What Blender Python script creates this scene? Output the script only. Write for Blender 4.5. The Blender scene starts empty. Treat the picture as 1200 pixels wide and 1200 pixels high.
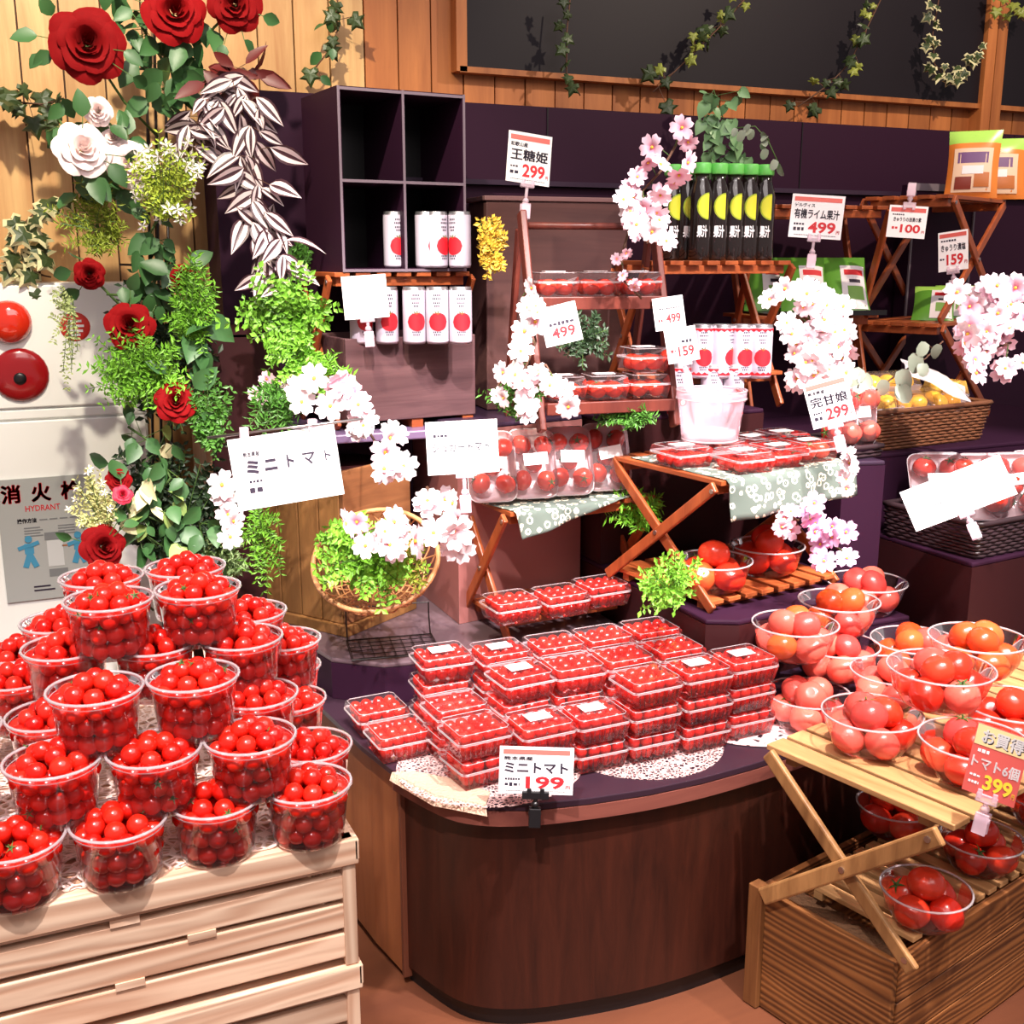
import bpy, math, random
from math import sin, cos, pi, radians, sqrt, atan2
from mathutils import Vector, Matrix, Euler
random.seed(7)
SC = bpy.context.scene
COL = SC.collection
U = random.uniform

# ------------------------------------------------------------------ camera, light, exposure
YAW, PITCH, FPX, CAMZ = radians(24), radians(13), 1300.0, 1.5
cd = bpy.data.cameras.new('camera'); cam = bpy.data.objects.new('camera', cd); COL.objects.link(cam)
cam.location = (0, 0, CAMZ); cam.rotation_euler = (pi/2 - PITCH, 0, -YAW)
cd.sensor_width = 36; cd.lens = 36*FPX/1200; cd.clip_start = .02
SC.camera = cam
SC.view_settings.view_transform = 'Standard'; SC.view_settings.look = 'None'
SC.view_settings.gamma = 1; SC.view_settings.use_curve_mapping = False
SC.view_settings.exposure = 0.8
SC.cycles.transparent_max_bounces = 24
SC.cycles.max_bounces = 6
SC.cycles.sample_clamp_indirect = 4
w = bpy.data.worlds.new('world'); SC.world = w; w.use_nodes = True
w.node_tree.nodes['Background'].inputs[0].default_value = (1.0, .86, .88, 1)
w.node_tree.nodes['Background'].inputs[1].default_value = 0.2
def spot(loc, aim, energy, size, color=(1, .9, .88), blend=.5, r=.03):
    l = bpy.data.lights.new('ceiling_spot', 'SPOT'); o = bpy.data.objects.new('ceiling_spot', l); COL.objects.link(o)
    l.energy = energy; l.spot_size = radians(size); l.spot_blend = blend; l.shadow_soft_size = r; l.color = color
    o.location = loc; o.rotation_euler = (Vector(aim) - Vector(loc)).to_track_quat('-Z', 'Y').to_euler()
    return o
spot((0.35, 0.9, 2.9), (.85, 2.4, .95), 230, 34)
spot((1.25, 0.7, 2.9), (1.2, 1.95, .75), 270, 46)
spot((2.1, 0.75, 2.9), (2.05, 2.0, .9), 260, 36)
spot((1.4, .9, 2.9), (1.45, 2.25, 1.2), 140, 34)
spot((-0.2, 0.5, 2.9), (.15, 1.55, .85), 220, 50)
spot((0.1, 1.6, 2.95), (.3, 2.8, 1.5), 120, 70, (1, .9, .7))
spot((2.6, 1.6, 2.95), (2.4, 3.1, 2.0), 60, 80, (1, .82, .65))
spot((1.9, .6, 2.9), (1.65, 1.45, .5), 120, 40, (1, .86, .78))
al = bpy.data.lights.new('ceiling_panel', 'AREA'); ao = bpy.data.objects.new('ceiling_panel', al); COL.objects.link(ao)
al.energy = 38; al.size = 2.2; al.color = (1, .9, .88); ao.location = (.9, .2, 2.95); ao.rotation_euler = (radians(18), 0, 0)

# ------------------------------------------------------------------ pixel (1200 frame) -> point in the place
FWD = Vector((sin(YAW)*cos(PITCH), cos(YAW)*cos(PITCH), -sin(PITCH)))
RGT = Vector((cos(YAW), -sin(YAW), 0))
UPV = Vector((sin(YAW)*sin(PITCH), cos(YAW)*sin(PITCH), cos(PITCH)))
CAM = Vector((0, 0, CAMZ))
def at(px, py, z=None, y=None, d=None):
    r = FWD + RGT*((px-600)/FPX) + UPV*((600-py)/FPX)
    t = d if d is not None else ((z-CAMZ)/r.z if z is not None else y/r.y)
    return CAM + r*t

# ------------------------------------------------------------------ materials
def lin(c):
    return tuple(((x/255)/12.92 if x/255 <= .04045 else ((x/255+.055)/1.055)**2.4) for x in c) + (1,)
MATS = {}
class NT:
    def __init__(s, name):
        s.m = bpy.data.materials.new(name); s.m.use_nodes = True; s.t = s.m.node_tree; s.n = s.t.nodes; s.n.clear()
        s.out = s.n.new('ShaderNodeOutputMaterial')
    def add(s, typ, ins=None, **kw):
        n = s.n.new('ShaderNode'+typ)
        for k, v in kw.items(): setattr(n, k, v)
        for k, v in (ins or {}).items():
            if isinstance(v, tuple) and len(v) == 2 and hasattr(v[0], 'outputs'): s.t.links.new(v[0].outputs[v[1]], n.inputs[k])
            else: n.inputs[k].default_value = v
        return n
    def ramp(s, src, stops, interp='LINEAR'):
        n = s.n.new('ShaderNodeValToRGB'); s.t.links.new(src[0].outputs[src[1]], n.inputs[0])
        n.color_ramp.interpolation = interp
        e = n.color_ramp.elements
        while len(e) < len(stops): e.new(.5)
        for el, (p, c) in zip(e, stops): el.position = p; el.color = c
        return n
    def done(s, sh): s.t.links.new(sh.outputs[0], s.out.inputs[0]); return s.m
def plain(name, c, rough=.5, vary=0, spec=.5, metal=0, bump=0, bscale=60, trans=0, coat=0):
    if name in MATS: return MATS[name]
    t = NT(name)
    ins = {'Base Color': lin(c), 'Roughness': rough, 'Specular IOR Level': spec, 'Metallic': metal, 'Coat Weight': coat}
    if vary:
        oi = t.add('ObjectInfo'); nz = t.add('TexNoise', {'Scale': 9.0, 'Detail': 3.0, 'Vector': (t.add('TexCoord'), 3)})
        a = t.add('Math', {0: (oi, 'Random'), 1: (nz, 0)}, operation='ADD')
        v = t.add('MapRange', {0: (a, 0), 1: .3, 2: 1.7, 3: 1-vary, 4: 1+vary})
        h = t.add('HueSaturation', {'Value': (v, 0), 'Color': lin(c)})
        ins['Base Color'] = (h, 0)
    p = t.add('BsdfPrincipled', ins)
    if bump:
        nz = t.add('TexNoise', {'Scale': float(bscale), 'Detail': 4.0, 'Vector': (t.add('TexCoord'), 3)})
        b = t.add('Bump', {'Strength': bump, 'Distance': .01, 'Height': (nz, 0)})
        t.t.links.new(b.outputs[0], p.inputs['Normal'])
    MATS[name] = t.done(p); return MATS[name]
def wood(name, c1, c2, axis='X', scale=14, stretch=14, rough=.5, lines=0.0, bump=.15, spec=.4, lw=.34, lf=300.0):
    if name in MATS: return MATS[name]
    t = NT(name); tc = t.add('TexCoord'); oi = t.add('ObjectInfo')
    off = t.add('VectorMath', {0: (oi, 'Random'), 1: (7.3, 3.1, 5.7)}, operation='MULTIPLY')
    pos = t.add('VectorMath', {0: (tc, 3), 1: (off, 0)}, operation='ADD')
    s = [scale]*3; s['XYZ'.index(axis)] = scale/stretch
    mp = t.add('Mapping', {0: (pos, 0), 3: tuple(s)})
    nz = t.add('TexNoise', {'Scale': 1.0, 'Detail': 6.0, 'Roughness': .62, 'Distortion': .6, 'Vector': (mp, 0)})
    fac = (nz, 0)
    if lines:
        ns = t.add('TexNoise', {'Scale': .8, 'Detail': 2.0, 'Distortion': 1.2, 'Vector': (mp, 0)})
        sx = t.add('SeparateXYZ', {0: (pos, 0)}); pa, pb = [k for k in range(3) if k != 'XYZ'.index(axis)]
        ps = t.add('Math', {0: (sx, pa), 1: (sx, pb)}, operation='ADD')
        pq = t.add('Math', {0: (ps, 0), 1: lf}, operation='MULTIPLY')
        m0 = t.add('Math', {0: (ns, 0), 1: lines}, operation='MULTIPLY')
        m1 = t.add('Math', {0: (m0, 0), 1: (pq, 0)}, operation='ADD')
        sn = t.add('Math', {0: (m1, 0)}, operation='SINE')
        mr = t.add('MapRange', {0: (sn, 0), 1: -1.0, 2: 1.0, 3: 0.0, 4: 1.0})
        mx = t.add('Math', {0: (mr, 0), 1: lw}, operation='MULTIPLY')
        m2 = t.add('Math', {0: (nz, 0), 1: 1.0-lw}, operation='MULTIPLY')
        ad = t.add('Math', {0: (mx, 0), 1: (m2, 0)}, operation='ADD'); fac = (ad, 0)
    rp = t.ramp(fac, [(.28, lin(c2)), (.72, lin(c1))])
    vv = t.add('MapRange', {0: (oi, 'Random'), 3: .82, 4: 1.14})
    hs = t.add('HueSaturation', {'Value': (vv, 0), 'Color': (rp, 0)})
    b = t.add('Bump', {'Strength': bump, 'Distance': .004, 'Height': fac})
    p = t.add('BsdfPrincipled', {'Base Color': (hs, 0), 'Roughness': rough, 'Specular IOR Level': spec, 'Normal': (b, 0)})
    MATS[name] = t.done(p); return MATS[name]
def clear(name, tint=(1, .96, .97, 1), haze=.012, hazecol=(1, .9, .92, 1), rough=.04, edge=.8):
    if name in MATS: return MATS[name]
    t = NT(name)
    lw = t.add('Fresnel', {'IOR': 1.4})
    mr = t.add('MapRange', {0: (lw, 0), 1: 0.0, 2: 1.0, 3: .0, 4: edge})
    tr = t.add('BsdfTransparent', {0: tint}); gl = t.add('BsdfGlossy', {0: (1, 1, 1, 1), 'Roughness': rough})
    df = t.add('BsdfDiffuse', {0: hazecol})
    a = t.add('MixShader', {0: haze, 1: (tr, 0), 2: (df, 0)})
    MATS[name] = t.done(t.add('MixShader', {0: (mr, 0), 1: (a, 0), 2: (gl, 0)})); return MATS[name]
def fruit(name, c1, c2, rough=.22, island=False):
    if name in MATS: return MATS[name]
    t = NT(name)
    if island: r = (t.add('NewGeometry'), 'Random Per Island')
    else: r = (t.add('ObjectInfo'), 'Random')
    rp = t.ramp(r, [(0, lin(c1)), (1, lin(c2))])
    nz = t.add('TexNoise', {'Scale': 22.0, 'Vector': (t.add('TexCoord'), 3)})
    v = t.add('MapRange', {0: (nz, 0), 3: .85, 4: 1.15})
    h = t.add('HueSaturation', {'Value': (v, 0), 'Color': (rp, 0)})
    MATS[name] = t.done(t.add('BsdfPrincipled', {'Base Color': (h, 0), 'Roughness': rough, 'Specular IOR Level': .6, 'Subsurface Weight': .0}))
    return MATS[name]
def lace(name, c, scale, lo, hi):
    t = NT(name); v = t.add('TexVoronoi', {'Scale': scale, 'Vector': (t.add('TexCoord'), 3)}, feature='DISTANCE_TO_EDGE')
    f = t.add('MapRange', {0: (v, 0), 1: lo, 2: hi})
    d = t.add('BsdfDiffuse', {0: lin(c)}); tr = t.add('BsdfTransparent')
    return t.done(t.add('MixShader', {0: (f, 0), 1: (d, 0), 2: (tr, 0)}))
def flowercloth(name):
    t = NT(name); v = t.add('TexVoronoi', {'Scale': 46.0, 'Randomness': .8, 'Vector': (t.add('TexCoord'), 3)})
    nz = t.add('TexNoise', {'Scale': 120.0, 'Vector': (t.add('TexCoord'), 3)})
    a = t.add('Math', {0: (nz, 0), 1: .3}, operation='MULTIPLY'); b = t.add('Math', {0: (v, 0), 1: (a, 0)}, operation='ADD')
    g, wv = lin((92, 104, 96)), lin((232, 222, 196))
    r = t.ramp((b, 0), [(0, wv), (.20, g), (.40, wv), (.56, g), (.9, g)], 'CONSTANT')
    return t.done(t.add('BsdfPrincipled', {'Base Color': (r, 0), 'Roughness': .9}))
def petal(name, cin, cout, rad):
    t = NT(name); tc = t.add('TexCoord')
    ln = t.add('VectorMath', {0: (tc, 3)}, operation='LENGTH')
    mr = t.add('MapRange', {0: (ln, 1), 1: rad*.12, 2: rad*.75})
    r = t.ramp((mr, 0), [(0, lin(cin)), (.55, lin(cout))])
    return t.done(t.add('BsdfPrincipled', {'Base Color': (r, 0), 'Roughness': .7, 'Specular IOR Level': .2}))

W_PLANK = wood('wall_plank_wood', (226, 184, 126), (182, 126, 76), 'Z', 16, 12, .5, 0)
W_PLANK2 = wood('frame_plank_wood', (196, 122, 66), (150, 84, 42), 'Z', 16, 12, .5, 0)
W_STAND = wood('orange_stand_wood', (186, 98, 52), (128, 58, 30), 'Y', 22, 10, .38)
W_LEG = wood('orange_leg_wood', (182, 92, 48), (130, 60, 32), 'Z', 26, 6, .38)
W_PALE = wood('pale_stand_wood', (206, 160, 108), (150, 104, 62), 'Y', 22, 10, .5)
W_PALELEG = wood('pale_leg_wood', (186, 136, 84), (130, 88, 50), 'Z', 26, 6, .5)
W_CRATE = wood('pale_crate_wood', (240, 208, 178), (196, 148, 118), 'X', 12, 9, .65, 34, .3, .4, .3, 260.0)
W_CRATEY = wood('pale_crate_wood_side', (238, 206, 176), (196, 150, 120), 'Z', 12, 9, .65, 34, .3, .4, .3, 260.0)
W_BURNT = wood('burnt_crate_wood', (158, 100, 54), (76, 42, 22), 'X', 10, 7, .55, 40, .5, .35, .3, 420.0)
W_BURNTY = wood('burnt_crate_wood_end', (156, 100, 54), (74, 42, 24), 'Y', 10, 7, .55, 40, .5, .35, .3, 420.0)
W_COUNTER = wood('counter_veneer', (68, 31, 21), (42, 19, 14), 'Z', 30, 8, .35, 0, .04)
W_SIDE = wood('counter_side_veneer', (150, 92, 54), (120, 68, 40), 'Z', 20, 8, .45, 0, .04)
W_MAUVE = wood('mauve_box_wood', (112, 78, 80), (70, 44, 48), 'X', 26, 14, .55, 0, .2)
W_LADDER = wood('red_brown_wood', (120, 56, 44), (74, 32, 28), 'Z', 22, 8, .4)
W_BROWN = wood('brown_crate_wood', (156, 110, 62), (104, 68, 36), 'Z', 20, 9, .55)
DARK = plain('dark_purple_laminate', (44, 18, 38), .6, .06, .15)
DARKTOP = plain('dark_top_laminate', (52, 36, 54), .28, .06)
DARKBR = plain('dark_brown_laminate', (48, 18, 20), .5, .08, .25)
PANELBR = plain('brown_panel_laminate', (146, 92, 88), .45, .06, bump=.05, bscale=20)
BLACK = plain('black_plastic', (18, 16, 18), .35)
METAL = plain('steel_wire', (190, 185, 185), .3, metal=1)
DKMETAL = plain('dark_metal', (34, 26, 24), .4, metal=.4)
WHITE = plain('white_card', (248, 244, 244), .6)
CLEAR = clear('clear_plastic')
CLEARJ = clear('frosted_plastic', haze=.34, hazecol=(1, .80, .90, 1), edge=.5)
RIM = clear('plastic_rim', haze=.30, edge=.9)  # diffuse white mixed in paints the specular glint along plastic edges
FILM = clear('wrap_film', haze=.035, edge=.9)
T_CH = fruit('cherry_tomato_skin', (196, 16, 8), (222, 40, 22))
T_CHI = fruit('cherry_tomato_skin_many', (190, 16, 10), (220, 40, 26), island=True)
T_RED = fruit('tomato_skin_red', (196, 34, 18), (218, 62, 36))
T_PINK = fruit('tomato_skin_pink', (206, 62, 58), (226, 112, 92))
T_ORG = fruit('tomato_skin_orange', (192, 62, 24), (208, 92, 44))
YEL = fruit('yellow_fruit_skin', (232, 170, 30), (246, 206, 70))
GREEN_ST = plain('green_stem', (70, 100, 42), .6, .15)
BROWN_ST = plain('brown_stem', (92, 60, 42), .7, .15)
LF_ROSE = plain('rose_leaf_green', (58, 98, 52), .45, .25)
LF_IVY = plain('ivy_leaf_green', (56, 72, 36), .45, .25)
LF_IVYL = plain('ivy_leaf_lime', (140, 150, 60), .45, .25)
LF_CREAM = plain('variegated_cream', (214, 208, 160), .5, .1)
LF_POTH = plain('pothos_green', (122, 164, 112), .4, .18)
LF_GREY = plain('eucalyptus_grey', (150, 160, 140), .5, .15)
LF_BURG = plain('burgundy_leaf', (92, 22, 20), .5, .25)
LF_BRIGHT = plain('bright_boxwood_green', (120, 180, 52), .5, .3)
LF_MID = plain('mid_boxwood_green', (78, 132, 46), .5, .3)
LF_YEL = plain('yellow_cypress_green', (158, 176, 58), .55, .3)
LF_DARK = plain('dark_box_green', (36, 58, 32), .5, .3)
LF_GOLD = plain('golden_sprig', (196, 160, 52), .55, .2)
ZW = plain('zebra_leaf_white', (226, 208, 208), .4)
ZD = plain('zebra_leaf_dark', (66, 38, 46), .4)
ROSE_R = plain('rose_red_petal', (128, 5, 10), .8, .2, .15)
ROSE_W = plain('rose_white_petal', (246, 226, 224), .8, .06, .2)
PET_W = petal('blossom_white', (236, 150, 176), (252, 236, 240), .03)
PET_P = petal('blossom_pink', (226, 120, 160), (246, 206, 220), .03)
PET_V = petal('blossom_violet', (200, 90, 170), (240, 190, 226), .03)
YCEN = plain('blossom_yellow_centre', (228, 190, 60), .6)
CLOTH = flowercloth('flowered_cloth')
LACE1 = lace('lace_mat_fine', (222, 186, 182), 120.0, .06, .10)
LACE2 = lace('lace_mat_rings', (222, 188, 188), 46.0, .22, .30)

# ------------------------------------------------------------------ mesh helpers
class MB:
    def __init__(s): s.v = []; s.f = []; s.m = []
    def add(s, vs, fs, mi=0):
        o = len(s.v); s.v += [tuple(v) for v in vs]; s.f += [tuple(i+o for i in f) for f in fs]; s.m += [mi]*len(fs)
    def box(s, c, d, rot=None, mi=0):
        vs = [Vector((x*d[0]/2, y*d[1]/2, z*d[2]/2)) for x in (-1, 1) for y in (-1, 1) for z in (-1, 1)]
        if rot is not None: vs = [rot @ v for v in vs]
        s.add([v+Vector(c) for v in vs], [(0, 1, 3, 2), (4, 6, 7, 5), (0, 4, 5, 1), (2, 3, 7, 6), (0, 2, 6, 4), (1, 5, 7, 3)], mi); return s
    def box2(s, a, b, mi=0): return s.box([(a[i]+b[i])/2 for i in range(3)], [abs(b[i]-a[i]) for i in range(3)], None, mi)
    def bar(s, a, b, wd, th, side=(1, 0, 0), mi=0):
        a, b = Vector(a), Vector(b); z = (b-a); L = z.length; z.normalize(); x = Vector(side); y = z.cross(x).normalized(); x = y.cross(z)
        s.box((a+b)/2, (th, wd, L), Matrix((x, y, z)).transposed(), mi); return s
    def tube(s, pts, r, n=6, closed=False, mi=0):
        pts = [Vector(p) for p in pts]; N = len(pts); vs = []; prev = None
        for i, p in enumerate(pts):
            t = (pts[(i+1) % N]-pts[i-1]) if closed else (pts[min(i+1, N-1)]-pts[max(i-1, 0)])
            t.normalize()
            if prev is None: prev = t.orthogonal().normalized()
            x = (prev - t*prev.dot(t)).normalized(); y = t.cross(x); prev = x
            rr = r[i] if isinstance(r, (list, tuple)) else r
            vs += [p + x*rr*cos(2*pi*k/n) + y*rr*sin(2*pi*k/n) for k in range(n)]
        fs = [(i*n+k, i*n+(k+1) % n, ((i+1) % N)*n+(k+1) % n, ((i+1) % N)*n+k) for i in range(N if closed else N-1) for k in range(n)]
        if not closed: fs += [tuple(range(n))[::-1], tuple((N-1)*n+k for k in range(n))]
        s.add(vs, fs, mi); return s
    def lathe(s, prof, n=24, cap0=True, cap1=True, mi=0, c=(0, 0, 0)):
        vs = [(c[0]+r*cos(2*pi*k/n), c[1]+r*sin(2*pi*k/n), c[2]+z) for r, z in prof for k in range(n)]; P = len(prof)
        fs = [(i*n+k, i*n+(k+1) % n, (i+1)*n+(k+1) % n, (i+1)*n+k) for i in range(P-1) for k in range(n)]
        if cap0: fs.append(tuple(range(n))[::-1])
        if cap1: fs.append(tuple((P-1)*n+k for k in range(n)))
        s.add(vs, fs, mi); return s
    def ball(s, c, r, nu=10, nv=7, sq=1.0, mi=0, rot=0.0):
        vs = [(c[0], c[1], c[2]-r*sq)]
        for j in range(1, nv):
            a = -pi/2+pi*j/nv
            vs += [(c[0]+r*cos(a)*cos(2*pi*k/nu+rot), c[1]+r*cos(a)*sin(2*pi*k/nu+rot), c[2]+r*sq*sin(a)) for k in range(nu)]
        vs.append((c[0], c[1], c[2]+r*sq)); T = len(vs)-1
        fs = [(0, 1+(k+1) % nu, 1+k) for k in range(nu)] + [(T, 1+(nv-2)*nu+k, 1+(nv-2)*nu+(k+1) % nu) for k in range(nu)]
        fs += [(1+j*nu+k, 1+j*nu+(k+1) % nu, 1+(j+1)*nu+(k+1) % nu, 1+(j+1)*nu+k) for j in range(nv-2) for k in range(nu)]
        s.add(vs, fs, mi); return s
    def prism(s, poly, z0, z1, mi=0):
        n = len(poly)
        s.add([(x, y, z0) for x, y in poly]+[(x, y, z1) for x, y in poly],
              [tuple(range(n))[::-1], tuple(range(n, 2*n))]+[(i, (i+1) % n, n+(i+1) % n, n+i) for i in range(n)], mi); return s
    def mesh(s, name, mats, smooth=False):
        me = bpy.data.meshes.new(name); me.from_pydata(s.v, [], s.f)
        for m in (mats if isinstance(mats, (list, tuple)) else [mats]): me.materials.append(m)
        if any(s.m): me.polygons.foreach_set('material_index', s.m)
        if smooth: me.polygons.foreach_set('use_smooth', [True]*len(s.f))
        me.update(); return me
    def build(s, name, mats, parent=None, smooth=False, bev=0):
        return link(name, s.mesh(name, mats, smooth), parent, bev)
def link(name, me, parent=None, bev=0):
    o = bpy.data.objects.new(name, me); COL.objects.link(o)
    if parent is not None: o.parent = parent
    if bev:
        b = o.modifiers.new('bevel', 'BEVEL'); b.width = bev; b.segments = 2; b.limit_method = 'ANGLE'
    return o
def tag(o, label=None, cat=None, group=None, kind=None):
    if label: o['label'] = label
    if cat: o['category'] = cat
    if group: o['group'] = group
    if kind: o['kind'] = kind
    return o
def thing(name, label, cat, loc=(0, 0, 0), rotz=0, group=None):
    o = bpy.data.objects.new(name, None); COL.objects.link(o); o.empty_display_size = .05
    o.location = loc; o.rotation_euler = (0, 0, rotz); return tag(o, label, cat, group)
def copy_tree(root):
    c = root.copy(); COL.objects.link(c)
    for ch in list(root.children):
        k = ch.copy(); COL.objects.link(k); k.parent = c
        for g in list(ch.children):
            q = g.copy(); COL.objects.link(q); q.parent = k
    return c
def struct(o): o['kind'] = 'structure'; return o
TXT = {}
def text_mesh(s, mat, bold=.0):
    key = (s, mat.name, bold)
    if key in TXT: return TXT[key]
    cu = bpy.data.curves.new('lettering', 'FONT'); cu.body = s; cu.size = 1; cu.offset = bold; cu.resolution_u = 3
    ob = bpy.data.objects.new('lettering', cu); COL.objects.link(ob)
    dg = bpy.context.evaluated_depsgraph_get(); me = bpy.data.meshes.new_from_object(ob.evaluated_get(dg))
    bpy.data.objects.remove(ob); bpy.data.curves.remove(cu)
    if any(ord(ch) >= 0x4e00 for ch in s):      # kanji: heavier strokes from close copies
        b = MB()
        for k, (dx, dy) in enumerate(((-.028, 0), (.028, 0), (0, -.022), (0, .022), (0, 0))):
            b.add([(v.co.x+dx, v.co.y+dy, k*.0) for v in me.vertices], [tuple(p.vertices) for p in me.polygons])
        me = b.mesh('lettering', mat)
    me.materials.clear(); me.materials.append(mat); TXT[key] = me; return me
def fit_text(s, x0, y0, x1, y1, z, mat, parent, bold=.02, name='lettering'):
    me = text_mesh(s, mat, bold).copy()
    xs = [v.co.x for v in me.vertices]; ys = [v.co.y for v in me.vertices]
    if not xs: return None
    ax, bx, ay, by = min(xs), max(xs), min(ys), max(ys)
    for v in me.vertices:
        v.co = (x0+(v.co.x-ax)/max(bx-ax, 1e-6)*(x1-x0), y0+(v.co.y-ay)/max(by-ay, 1e-6)*(y1-y0), z)
    return link(name, me, parent)
def basis(right, up, nrm, loc): 
    return Matrix(((right.x, up.x, nrm.x, loc.x), (right.y, up.y, nrm.y, loc.y), (right.z, up.z, nrm.z, loc.z), (0, 0, 0, 1)))
def aim_matrix(loc, nrm, spin=0.0):
    n = Vector(nrm).normalized(); r = Vector((0, 0, 1)).cross(n)
    if r.length < .01: r = Vector((1, 0, 0))
    r.normalize(); u = n.cross(r)
    a, b = r*cos(spin)+u*sin(spin), u*cos(spin)-r*sin(spin)
    return basis(a, b, n, Vector(loc))

ORDN = ('first', 'second', 'third', 'fourth', 'fifth', 'sixth', 'seventh', 'eighth', 'ninth', 'tenth', 'eleventh')
def px_of(p):
    q = Vector(p)-CAM; return q.dot(RGT)/q.dot(FWD)
def ranked(items):      # items: list of positions -> wording of their place from the left, as seen
    o = sorted(range(len(items)), key=lambda i: px_of(items[i])); r = [''] * len(items)
    for k, i in enumerate(o): r[i] = 'leftmost' if k == 0 and len(o) > 1 else 'rightmost' if k == len(o)-1 and len(o) > 1 else 'only one' if len(o) == 1 else ORDN[k]+' from left'
    return r

# ------------------------------------------------------------------ setting
struct(MB().box2((-2, -1.5, -.1), (6, 3.3, 0)).build('floor', wood('floor_vinyl', (112, 66, 44), (88, 50, 36), 'X', 6, 5, .4, 0, .05)))
wall = struct(MB().box2((-2, 3.16, 0), (6, 3.3, 3.0)).build('wall_back', plain('wall_backing', (70, 42, 24), .8)))
pm = {}
x = -.7
FX0, FX1, WZ, WX1 = .967, 1.24, 2.018, 3.182
while x < 4.6:
    inwin = x+.05 > FX1
    z0, z1 = (1.2, 2.03) if inwin else (.6, 2.9)
    frame = FX0-.02 < x+.05 < FX1
    key = (inwin, frame)
    if key not in pm: pm[key] = MB().box2((0, 0, z0), (.093, .014, z1)).mesh('plank', W_PLANK2 if (frame or inwin) else W_PLANK)
    p = link('plank', pm[key], wall); p.location = (x, 3.146-U(0, .002), 0)
    x += .0975
GLASS = plain('dark_window_glass', (24, 18, 24), .55, spec=.25)
w1 = struct(MB().box2((FX1, 3.11, WZ), (WX1, 3.16, 2.95)).build('window_1', GLASS))
for a, b in (((FX1-.02, 3.10, WZ-.012), (WX1+.02, 3.165, WZ+.004)), ((FX1-.03, 3.10, WZ-.01), (FX1+.002, 3.165, 2.95))):
    MB().box2(a, b).build('window_frame', W_PLANK2, w1)
w2 = struct(MB().box2((WX1+.09, 3.11, WZ), (4.6, 3.16, 2.95)).build('window_2', GLASS))
MB().box2((WX1+.07, 3.10, WZ-.012), (4.6, 3.165, WZ+.004)).build('window_frame', W_PLANK2, w2)
tr = struct(MB().box2((WX1, 3.09, 1.9), (WX1+.042, 3.15, 2.95)).build('trim_1', W_PLANK2))
struct(MB().box2((WX1+.046, 3.09, 1.9), (WX1+.09, 3.15, 2.95)).build('trim_2', W_PLANK2))

bb = thing('display_backboard', 'long dark purple backboard under the plank wall and behind all the shelves', 'backboard', (0, 0, 0))
MB().box2((.50, 2.95, .1), (4.6, 3.13, 1.905)).build('board', DARK, bb)
MB().box2((.85, 2.88, .1), (4.6, 2.949, 1.685)).build('lower_board', DARK, bb)
MB().box2((.85, 2.86, 1.687), (4.6, 2.949, 1.70)).build('ledge', DARKTOP, bb)
for xx in (1.42, 2.3, 3.2): MB().box2((xx, 2.947, 1.702), (xx+.003, 2.9495, 1.903)).build('seam', BLACK, bb)

# tiers behind and under the shelves
def tier(label, poly, z0, z1, mf, mt, edge=.012, bev=.004, bpoly=None):
    t = thing('display_tier', label, 'display tier', (0, 0, 0))
    MB().prism(bpoly or poly, z0, z1-edge).build('body', mf, t)
    MB().prism(poly, z1-edge, z1).build('top', mt, t, bev=bev); return t
def rect(x0, y0, x1, y1): return [(x0, y0), (x1, y0), (x1, y1), (x0, y1)]
# counter
rim = [(.545, 2.86), (.556, 2.40), (.588, 2.10), (.612, 1.965), (.66, 1.83), (.711, 1.765), (.80, 1.722), (.92, 1.697), (1.04, 1.683), (1.16, 1.682), (1.283, 1.692), (1.39, 1.706),
       (1.475, 1.722), (1.62, 1.765), (1.8, 1.84), (2.05, 1.98), (2.3, 2.16), (2.5, 2.4), (2.6, 2.86)]
def inset(poly, c, k): return [(c[0]+(x-c[0])*k, c[1]+(y-c[1])*k) for x, y in poly]
cn = thing('display_counter', 'curved dark wooden display counter with a purple top, standing on the floor', 'counter', (0, 0, 0))
CC = (1.5, 2.5)
body = inset(rim, CC, .975)
MB().prism(rim, .486, .5).build('top', plain('counter_purple_top', (50, 33, 44), .3, .08, .3), cn, bev=.002)
def wallstrip(poly, z0, z1, th=.012):
    m = MB(); o = inset(poly, CC, 1-th); n = len(poly)
    m.add([(x, y, z) for P_, z in ((poly, z0), (poly, z1), (o, z1), (o, z0)) for x, y in P_],
          [(k*n+i, k*n+i+1, ((k+1) % 4)*n+i+1, ((k+1) % 4)*n+i) for k in (0, 1, 2) for i in range(n-1)])
    return m
def crease(o):
    o.data.set_sharp_from_angle(angle=radians(40)); return o
def finer(p):
    q = []
    for i in range(len(p)-1):
        p0, p1, p2, p3 = p[max(i-1, 0)], p[i], p[i+1], p[min(i+2, len(p)-1)]
        for k in range(4):
            t = k/4
            q.append(tuple(.5*(2*p1[j]+(p2[j]-p0[j])*t+(2*p0[j]-5*p1[j]+4*p2[j]-p3[j])*t*t+(3*p1[j]-p0[j]-3*p2[j]+p3[j])*t**3) for j in (0, 1)))
    return q+[p[-1]]
rf, bf = finer(rim[3:]), finer(body[3:])
crease(wallstrip(rf, .456, .485, .01).build('rim', wood('counter_rim_wood', (132, 76, 64), (92, 46, 42), 'X', 14, 8, .5), cn, True))
crease(wallstrip(bf, .045, .455).build('front_panel', W_COUNTER, cn, True))
crease(wallstrip(inset(bf, CC, .985), 0, .044).build('kick_base', BLACK, cn, True))
sp = body[:4]
wallstrip(sp, .02, .485).build('side_panel', W_SIDE, cn)
e0, e1 = body[3], body[3]
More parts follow.
